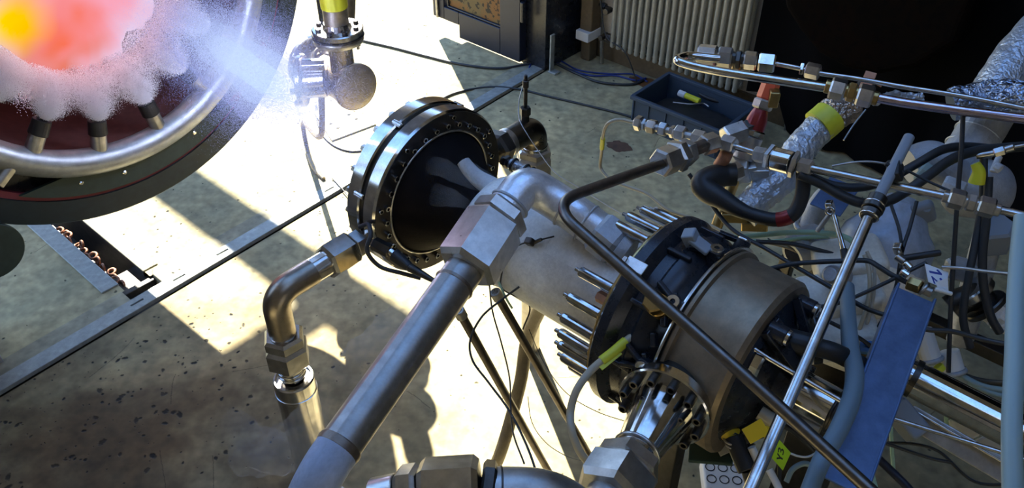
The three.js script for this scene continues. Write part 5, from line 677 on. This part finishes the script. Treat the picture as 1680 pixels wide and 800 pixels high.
{ const t = thing('black_plug', 'black cable plug with a pale ring hanging below the drum', 'connector', D(1210, 745, 1.8)); part(t, 'plug_body', cyl(D(1203, 716, 1.83), D(1226, 772, 1.8), 0.021, 0.02), M.rubber); part(t, 'plug_rings', [torus(D(1204, 720, 1.828), V(0.2, -1, 0.2), 0.021, 0.003, 24, 8), torus(D(1207, 727, 1.826), V(0.2, -1, 0.2), 0.021, 0.003, 24, 8)], M.dull); part(t, 'plug_neck', sweep(curve(Dp([[1190, 678, 1.86], [1196, 690, 1.85], [1203, 716, 1.83]])), 0.014, 12), M.paintBlue); part(t, 'plug_tail', sweep(curve(Dp([[1226, 772, 1.8], [1234, 800, 1.8], [1240, 840, 1.8]])), 0.013, 10), M.rubber); }
{ const t = thing('perforated_block', 'white perforated plastic block on the sunlit floor at the bottom edge', 'block', Yp(1185, 790, 0)); const c = Yp(1187, 785, 0.1); part(t, 'block_body', box(c, [0.14, 0.06, 0.13], [0, 0.65, 0], 0.012), M.white); for (let i = 0; i < 3; i++) for (let j = 0; j < 2; j++) { const o = V(-0.045 + i * 0.04, 0.0305, -0.02 + j * 0.045).applyEuler(new THREE.Euler(0, 0.65, 0)); part(t, 'hole_rim', lathe(c.clone().add(o), UPV, [[0, -0.004], [0.013, -0.004], [0.013, 0.001], [0.016, 0.001], [0.016, -0.002]], 20), M.rubber); } part(t, 'block_stand', box(V(c.x, c.y - 0.065, c.z), [0.08, 0.07, 0.08], [0, 0.65, 0]), M.white); }
solo('circuit_board', 'small dark green circuit board edge above the white block', 'board', box(D(1166, 744, 1.95), [0.1, 0.012, 0.05], [0.2, 0.5, 0.1]), M.board);
solo('pale_bracket', 'pale triangular plastic scrap beside the olive tape', 'bracket', bar(D(1172, 704, 1.92), D(1192, 744, 1.9), 0.03, 0.004, CAM.clone().sub(D(1180, 720, 1.9))), M.cream);
for (const [a, b, r, l] of [[[1205, 672, 1.87], [1222, 680, 1.86], 0.012, 'short cream sleeve under the dark bent line'], [[1246, 676, 1.8], [1268, 690, 1.79], 0.016, 'long cream sleeve against the dark bent line'], [[1292, 682, 1.82], [1345, 706, 1.78], 0.011, 'slim cream sleeve right of the long rod'], [[1306, 655, 1.86], [1350, 682, 1.83], 0.009, 'thin cream sleeve under the shaft housing']]) solo('cable_sleeve', l, 'sleeve', sweep(curve([D(...a), lerp(D(...a), D(...b), 0.5), D(...b)]), r, 12), M.hoseClear, undefined);
// ---- leads and cables through the right half
const lead = (label, pts, r, m = M.cable, name = 'black_cable', cat = 'cable') => solo(name, label, cat, sweep(curve(Dp(pts), 8), r, 10), m);
lead('thick black hose arching from the chrome union under the cross line to the rod coupling', [[1310, 285, 2.04], [1345, 300, 2.04], [1380, 320, 2.03], [1415, 333, 2.02], [1450, 332, 2.02], [1485, 315, 2.03], [1520, 290, 2.04], [1560, 262, 2.06], [1600, 248, 2.08], [1680, 240, 2.1]], 0.0125);
lead('second thick black hose arching above the cross line to the right', [[1330, 290, 2.08], [1370, 305, 2.07], [1420, 306, 2.07], [1465, 290, 2.07], [1505, 268, 2.07], [1545, 246, 2.08], [1580, 240, 2.1], [1630, 244, 2.12]], 0.011);
lead('upright black rod cable through the right unions', [[1580, 190, 1.97], [1577, 250, 1.98], [1572, 310, 2.0], [1566, 400, 2.03], [1560, 500, 2.06], [1556, 610, 2.1]], 0.0055);
lead('black cable with a yellow boot hanging right of the unions', [[1614, 260, 2.08], [1612, 330, 2.08], [1602, 390, 2.08], [1590, 450, 2.08], [1580, 520, 2.09], [1592, 570, 2.1]], 0.0095);
lead('wide black strap cable hanging before the frosted tank pipe', [[1622, 290, 2.05], [1618, 360, 2.06], [1612, 420, 2.07], [1614, 470, 2.08], [1626, 520, 2.09], [1640, 545, 2.1]], 0.0105);
solo('yellow_boot', 'yellow rubber boot on a cable above the right unions', 'boot', sweep(curve(Dp([[1600, 268, 2.04], [1606, 282, 2.04], [1602, 300, 2.05]])), (u) => 0.011 + 0.008 * u, 14), M.yellow);
lead('black lead sagging across the cream insulation to the blue bar', [[1130, 285, 2.2], [1160, 325, 2.2], [1200, 375, 2.15], [1260, 410, 2.08], [1310, 440, 2.02], [1370, 475, 1.96], [1420, 505, 1.90], [1470, 522, 1.84], [1520, 540, 1.81], [1560, 543, 1.80], [1620, 558, 1.78], [1700, 572, 1.7]], 0.0055);
lead('black lead from the green hoses down behind the long rod', [[1240, 396, 2.16], [1300, 400, 2.14], [1350, 412, 2.12], [1400, 425, 2.1], [1440, 430, 2.08]], 0.0058);
lead('taut black lead crossing the lower cream blocks', [[1262, 470, 2.06], [1310, 500, 2.02], [1350, 522, 2.0], [1400, 548, 1.98], [1440, 575, 1.98]], 0.005);
lead('pale lead running from the paper tag to the right hose', [[1545, 438, 1.86], [1580, 440, 1.84], [1620, 445, 1.8], [1690, 452, 1.72]], 0.004, M.dull, 'pale_lead', 'lead');
lead('thin pale lead arching before the black curtain to the rod clamp', [[1365, 272, 2.06], [1400, 266, 2.05], [1430, 265, 2.04], [1462, 270, 2.03]], 0.0025, M.dull, 'pale_lead', 'lead');
lead('dark lead hanging from the rod coupling to the tag fittings', [[1462, 336, 1.98], [1476, 380, 1.96], [1480, 420, 1.95], [1478, 440, 1.94]], 0.004);
lead('thin dark lead slanting down through the ears of the valve body', [[1504, 330, 1.98], [1492, 375, 1.97], [1480, 412, 1.95], [1470, 470, 1.97], [1455, 510, 2.0], [1436, 545, 2.02]], 0.0045);
lead('thin black lead from the rod clamp to the right unions', [[1486, 278, 1.97], [1520, 296, 1.96], [1556, 312, 1.94], [1570, 318, 1.93]], 0.0032);
lead('black cable lying low across the floor under the chrome cylinder', [[1560, 606, 2.3], [1600, 622, 2.25], [1640, 628, 2.2], [1700, 624, 2.1]], 0.008);
lead('pale twin hose behind the chrome cylinder at the right edge', [[1570, 612, 2.2], [1610, 632, 2.15], [1650, 640, 2.1], [1710, 645, 2.05]], 0.0075, M.hosePale, 'pale_hose', 'hose');
lead('second pale hose right below the first at the right edge', [[1590, 628, 2.18], [1630, 645, 2.12], [1670, 652, 2.08], [1720, 655, 2.02]], 0.006, M.hosePale, 'pale_hose', 'hose');
lead('black cable fanning from the blue bar to the lower right', [[1424, 736, 1.80], [1460, 770, 1.79], [1490, 800, 1.77], [1520, 840, 1.75]], 0.009, M.paintBlue);
lead('thin black lead crossing behind the blue bar above the floor', [[1440, 722, 1.85], [1480, 736, 1.85], [1530, 752, 1.85], [1560, 758, 1.84]], 0.004);
lead('thin black lead under the grooved strut', [[1430, 726, 1.9], [1500, 728, 1.9], [1540, 740, 1.9], [1600, 790, 1.86], [1690, 792, 1.8]], 0.0035);
lead('green cable hanging behind the blue bar near the bottom', [[1462, 690, 2.0], [1463, 730, 2.0], [1466, 770, 2.0]], 0.0045, M.hoseGreen, 'green_cable');
lead('pale green tube standing right of the foot of the blue bar', [[1419, 756, 1.78], [1428, 775, 1.78], [1440, 820, 1.76]], 0.007, M.hoseGreen, 'green_cable');
lead('green cable under the middle of the chrome cylinder', [[1552, 682, 2.05], [1554, 700, 2.05], [1560, 716, 2.05]], 0.005, M.hoseGreen, 'green_cable');
lead('pale cable loop at the bottom left of the curving hose', [[1290, 790, 1.8], [1300, 770, 1.8], [1318, 760, 1.8], [1330, 762, 1.8]], 0.006, M.hosePale, 'pale_hose', 'hose');
lead('white flat lead slanting under the long rod at the bottom', [[1262, 770, 1.75], [1275, 795, 1.74], [1290, 830, 1.72]], 0.008, M.white, 'white_cable');
lead('short white cable between the plug and the long rod', [[1233, 733, 1.8], [1240, 750, 1.8], [1246, 768, 1.8]], 0.009, M.white, 'white_cable');
lead('dark cable curling round the foot of the drum', [[1196, 672, 1.87], [1206, 655, 1.87], [1222, 652, 1.86], [1246, 664, 1.84], [1262, 682, 1.82]], 0.005);
lead('dark cable hanging from the cream sleeve to the lower right', [[1270, 692, 1.84], [1300, 706, 1.84], [1340, 742, 1.84], [1390, 790, 1.82], [1420, 830, 1.8]], 0.006);
lead('thin black lead dropping along the long rod near the tag', [[1280, 760, 1.76], [1278, 785, 1.76], [1272, 830, 1.75]], 0.0045);
for (const [a, b, l] of [[[1512, 540], [1528, 590], 'white pipe stub with a yellow ring behind the upright rod cable'], [[1556, 575], [1566, 610], 'second white pipe stub right of the upright rod cable']]) { const t = thing('white_stub', l, 'pipe', D(b[0], b[1], 2.2)); part(t, 'stub_tube', cyl(D(...a, 2.2), D(...b, 2.2), 0.026), M.white); part(t, 'stub_collar', torus(D(...b, 2.2), D(...b, 2.2).sub(D(...a, 2.2)), 0.025, 0.007, 28, 8), M.frostGrey); if (a[0] < 1540) part(t, 'yellow_ring', cyl(D(1538, 600, 2.18), D(1544, 608, 2.18), 0.014), M.yellow); }
for (const [x, y, l] of [[1580, 702, 'white plastic block under the chrome cylinder, the left one'], [1622, 736, 'white plastic block under the chrome cylinder, the right one']]) solo('white_block', l, 'block', box(D(x, y, 2.05), [0.06, 0.035, 0.045], [0.4, -0.5, -0.3], 0.006), M.white);
{ const t = thing('flange_elbow', 'dark steel flange and elbow with frayed pale lagging at the right', 'pipe', D(1600, 500, 2.15)); part(t, 'flange_ring', lathe(D(1600, 482, 2.15), D(1625, 510, 2.15).sub(D(1600, 482, 2.15)), [[0.02, -0.02], [0.05, -0.02], [0.054, -0.016], [0.054, 0.0], [0.05, 0.004], [0.02, 0.004]], 36), M.nut); part(t, 'flange_ring', lathe(D(1612, 496, 2.15), D(1625, 510, 2.15).sub(D(1600, 482, 2.15)), [[0.02, 0.004], [0.052, 0.004], [0.055, 0.008], [0.055, 0.018], [0.02, 0.02]], 36), M.dark); part(t, 'elbow_body', sweep(curve(Dp([[1560, 505, 2.16], [1580, 492, 2.15], [1605, 488, 2.15], [1622, 506, 2.15]])), 0.034, 20), M.dark); part(t, 'lagging', crumple(Dp([[1622, 506, 2.15], [1645, 522, 2.15], [1680, 540, 2.12], [1720, 556, 2.1]]), 0.034, 12, 0.25, 1.6), M.frostWarm); }
{ const t = thing('inline_fitting', 'thin steel inline fitting before the black curtain at the right edge', 'fitting', D(1640, 248, 2.05)); part(t, 'fitting_body', [cyl(D(1600, 256, 2.08), D(1636, 250, 2.06), 0.008), hex(D(1630, 251, 2.06), D(1648, 246, 2.05), 0.012), cyl(D(1648, 246, 2.05), D(1664, 241, 2.04), 0.009), cyl(D(1664, 241, 2.04), D(1720, 232, 2.0), 0.004)], M.steel); }
{ const t = thing('link_rod', 'slim bright link rod with a clevis beside the frosted pipe', 'rod', D(1380, 440, 2.0)); part(t, 'rod_shaft', cyl(D(1368, 352, 2.05), D(1385, 412, 2.02), 0.0062), M.chrome); part(t, 'clevis', [box(D(1362, 338, 2.06), [0.018, 0.03, 0.018], [0.2, 0.2, 0.4]), torus(D(1362, 346, 2.055), V(0, 0.3, 1), 0.009, 0.004, 18, 8)], M.steel); part(t, 'rod_end', cyl(D(1384, 408, 2.02), D(1388, 432, 2.01), 0.009), M.rubber); part(t, 'side_link', cyl(D(1362, 350, 2.06), D(1340, 380, 2.08), 0.006), M.dull); }
{ const t = thing('tag_clevis', 'small bright clevis joint with a black lever above the paper tag', 'joint', D(1478, 415, 1.93)); part(t, 'joint_block', [box(D(1474, 408, 1.93), [0.02, 0.026, 0.02], [0.3, 0.2, 0.4]), cyl(D(1470, 420, 1.93), D(1484, 430, 1.92), 0.009)], M.steel); part(t, 'lever', cyl(D(1478, 424, 1.93), D(1543, 414, 1.92), 0.0075), M.rubber); }
{ const t = thing('drum_terminal', 'small brass and dark terminal fittings on the shoulder of the drum', 'fitting', D(1285, 470, 2.02)); part(t, 'terminal_body', [hex(D(1276, 462, 2.03), D(1286, 480, 2.0), 0.017, 0.2)], M.brass); part(t, 'terminal_nut', [hex(D(1268, 448, 2.05), D(1278, 464, 2.03), 0.02, 0.3)], M.dark); part(t, 'terminal_lead', sweep(curve(Dp([[1286, 480, 2.0], [1310, 492, 1.99], [1335, 512, 1.98], [1352, 525, 1.98]])), 0.0045, 8), M.cable); }
{ const t = thing('pump_stand', 'dark steel stand under the valve and pump', 'stand', V(1.1, 0, -0.45)); for (const [x, z] of [[0.75, -0.75], [1.6, -0.75], [1.6, -0.1]]) part(t, 'frame_leg', box(V(x, 0.36, z), [0.04, 0.72, 0.04]), M.dark); for (const [a, b] of [[[0.75, -0.75], [1.6, -0.75]], [[1.6, -0.75], [1.6, -0.1]]]) part(t, 'frame_rail', bar(V(a[0], 0.72, a[1]), V(b[0], 0.72, b[1]), 0.04, 0.04), M.dark); part(t, 'pump_pedestal', box(V(0.84, 0.4, 0.0), [0.05, 0.8, 0.05]), M.dark); }

// ---- cold vapour drifting off the frosted metal: thin lumpy wisps
{ const t = stuff('cold_vapour', 'faint white vapour curling off the frosted pipes and chamber', 'vapour');
  const wisp = (pts, w, al, sd) => { const c = new THREE.CatmullRomCurve3(pts.map((q) => q.isVector3 ? q : D(...q))), nu = 36, na = 28, a = pts.length; const d = c.getPointAt(1).sub(c.getPointAt(0)).normalize(), sx = new THREE.Vector3().crossVectors(d, UPV).normalize(), sy = new THREE.Vector3().crossVectors(sx, d); const [P, I] = lump((u) => c.getPoint(u), sx, sy, (u) => w * (0.35 + 0.65 * u) * Math.sqrt(Math.max(0, 1 - Math.pow(2 * u - 1, 4))) + 1e-4, nu, na, 0.55, 16, sd), C = []; for (let i = 0; i <= nu; i++) for (let k = 0; k < na; k++) C.push(0.82, 0.86, 0.9, al * Math.sin(i / nu * Math.PI)); skin(t, 'wisp', P, I, new THREE.MeshStandardMaterial({ color: 0xffffff, roughness: 1, vertexColors: true, transparent: true, depthWrite: false, side: THREE.DoubleSide }), C, 4); };
  wisp([around(0.2, 0.12, 100), around(0.15, 0.13, 92), around(0.09, 0.15, 86)], 0.03, 0.045, 1); wisp([around(0.21, 0.125, 80), around(0.15, 0.14, 72), around(0.08, 0.17, 66), around(0.05, 0.19, 60)], 0.032, 0.042, 5); wisp([around(0.21, 0.13, 52), around(0.15, 0.145, 46), around(0.09, 0.16, 44)], 0.034, 0.04, 9);
  wisp([[700, 480, 2.05], [640, 540, 2.05], [600, 590, 2.06], [560, 640, 2.08]], 0.07, 0.07, 13); wisp([[520, 690, 1.9], [470, 740, 1.95], [420, 740, 2.0], [380, 700, 2.05]], 0.07, 0.055, 17); wisp([[540, 640, 1.95], [500, 690, 1.98], [440, 770, 2.0]], 0.06, 0.05, 21);
}

renderer.render(scene, camera);
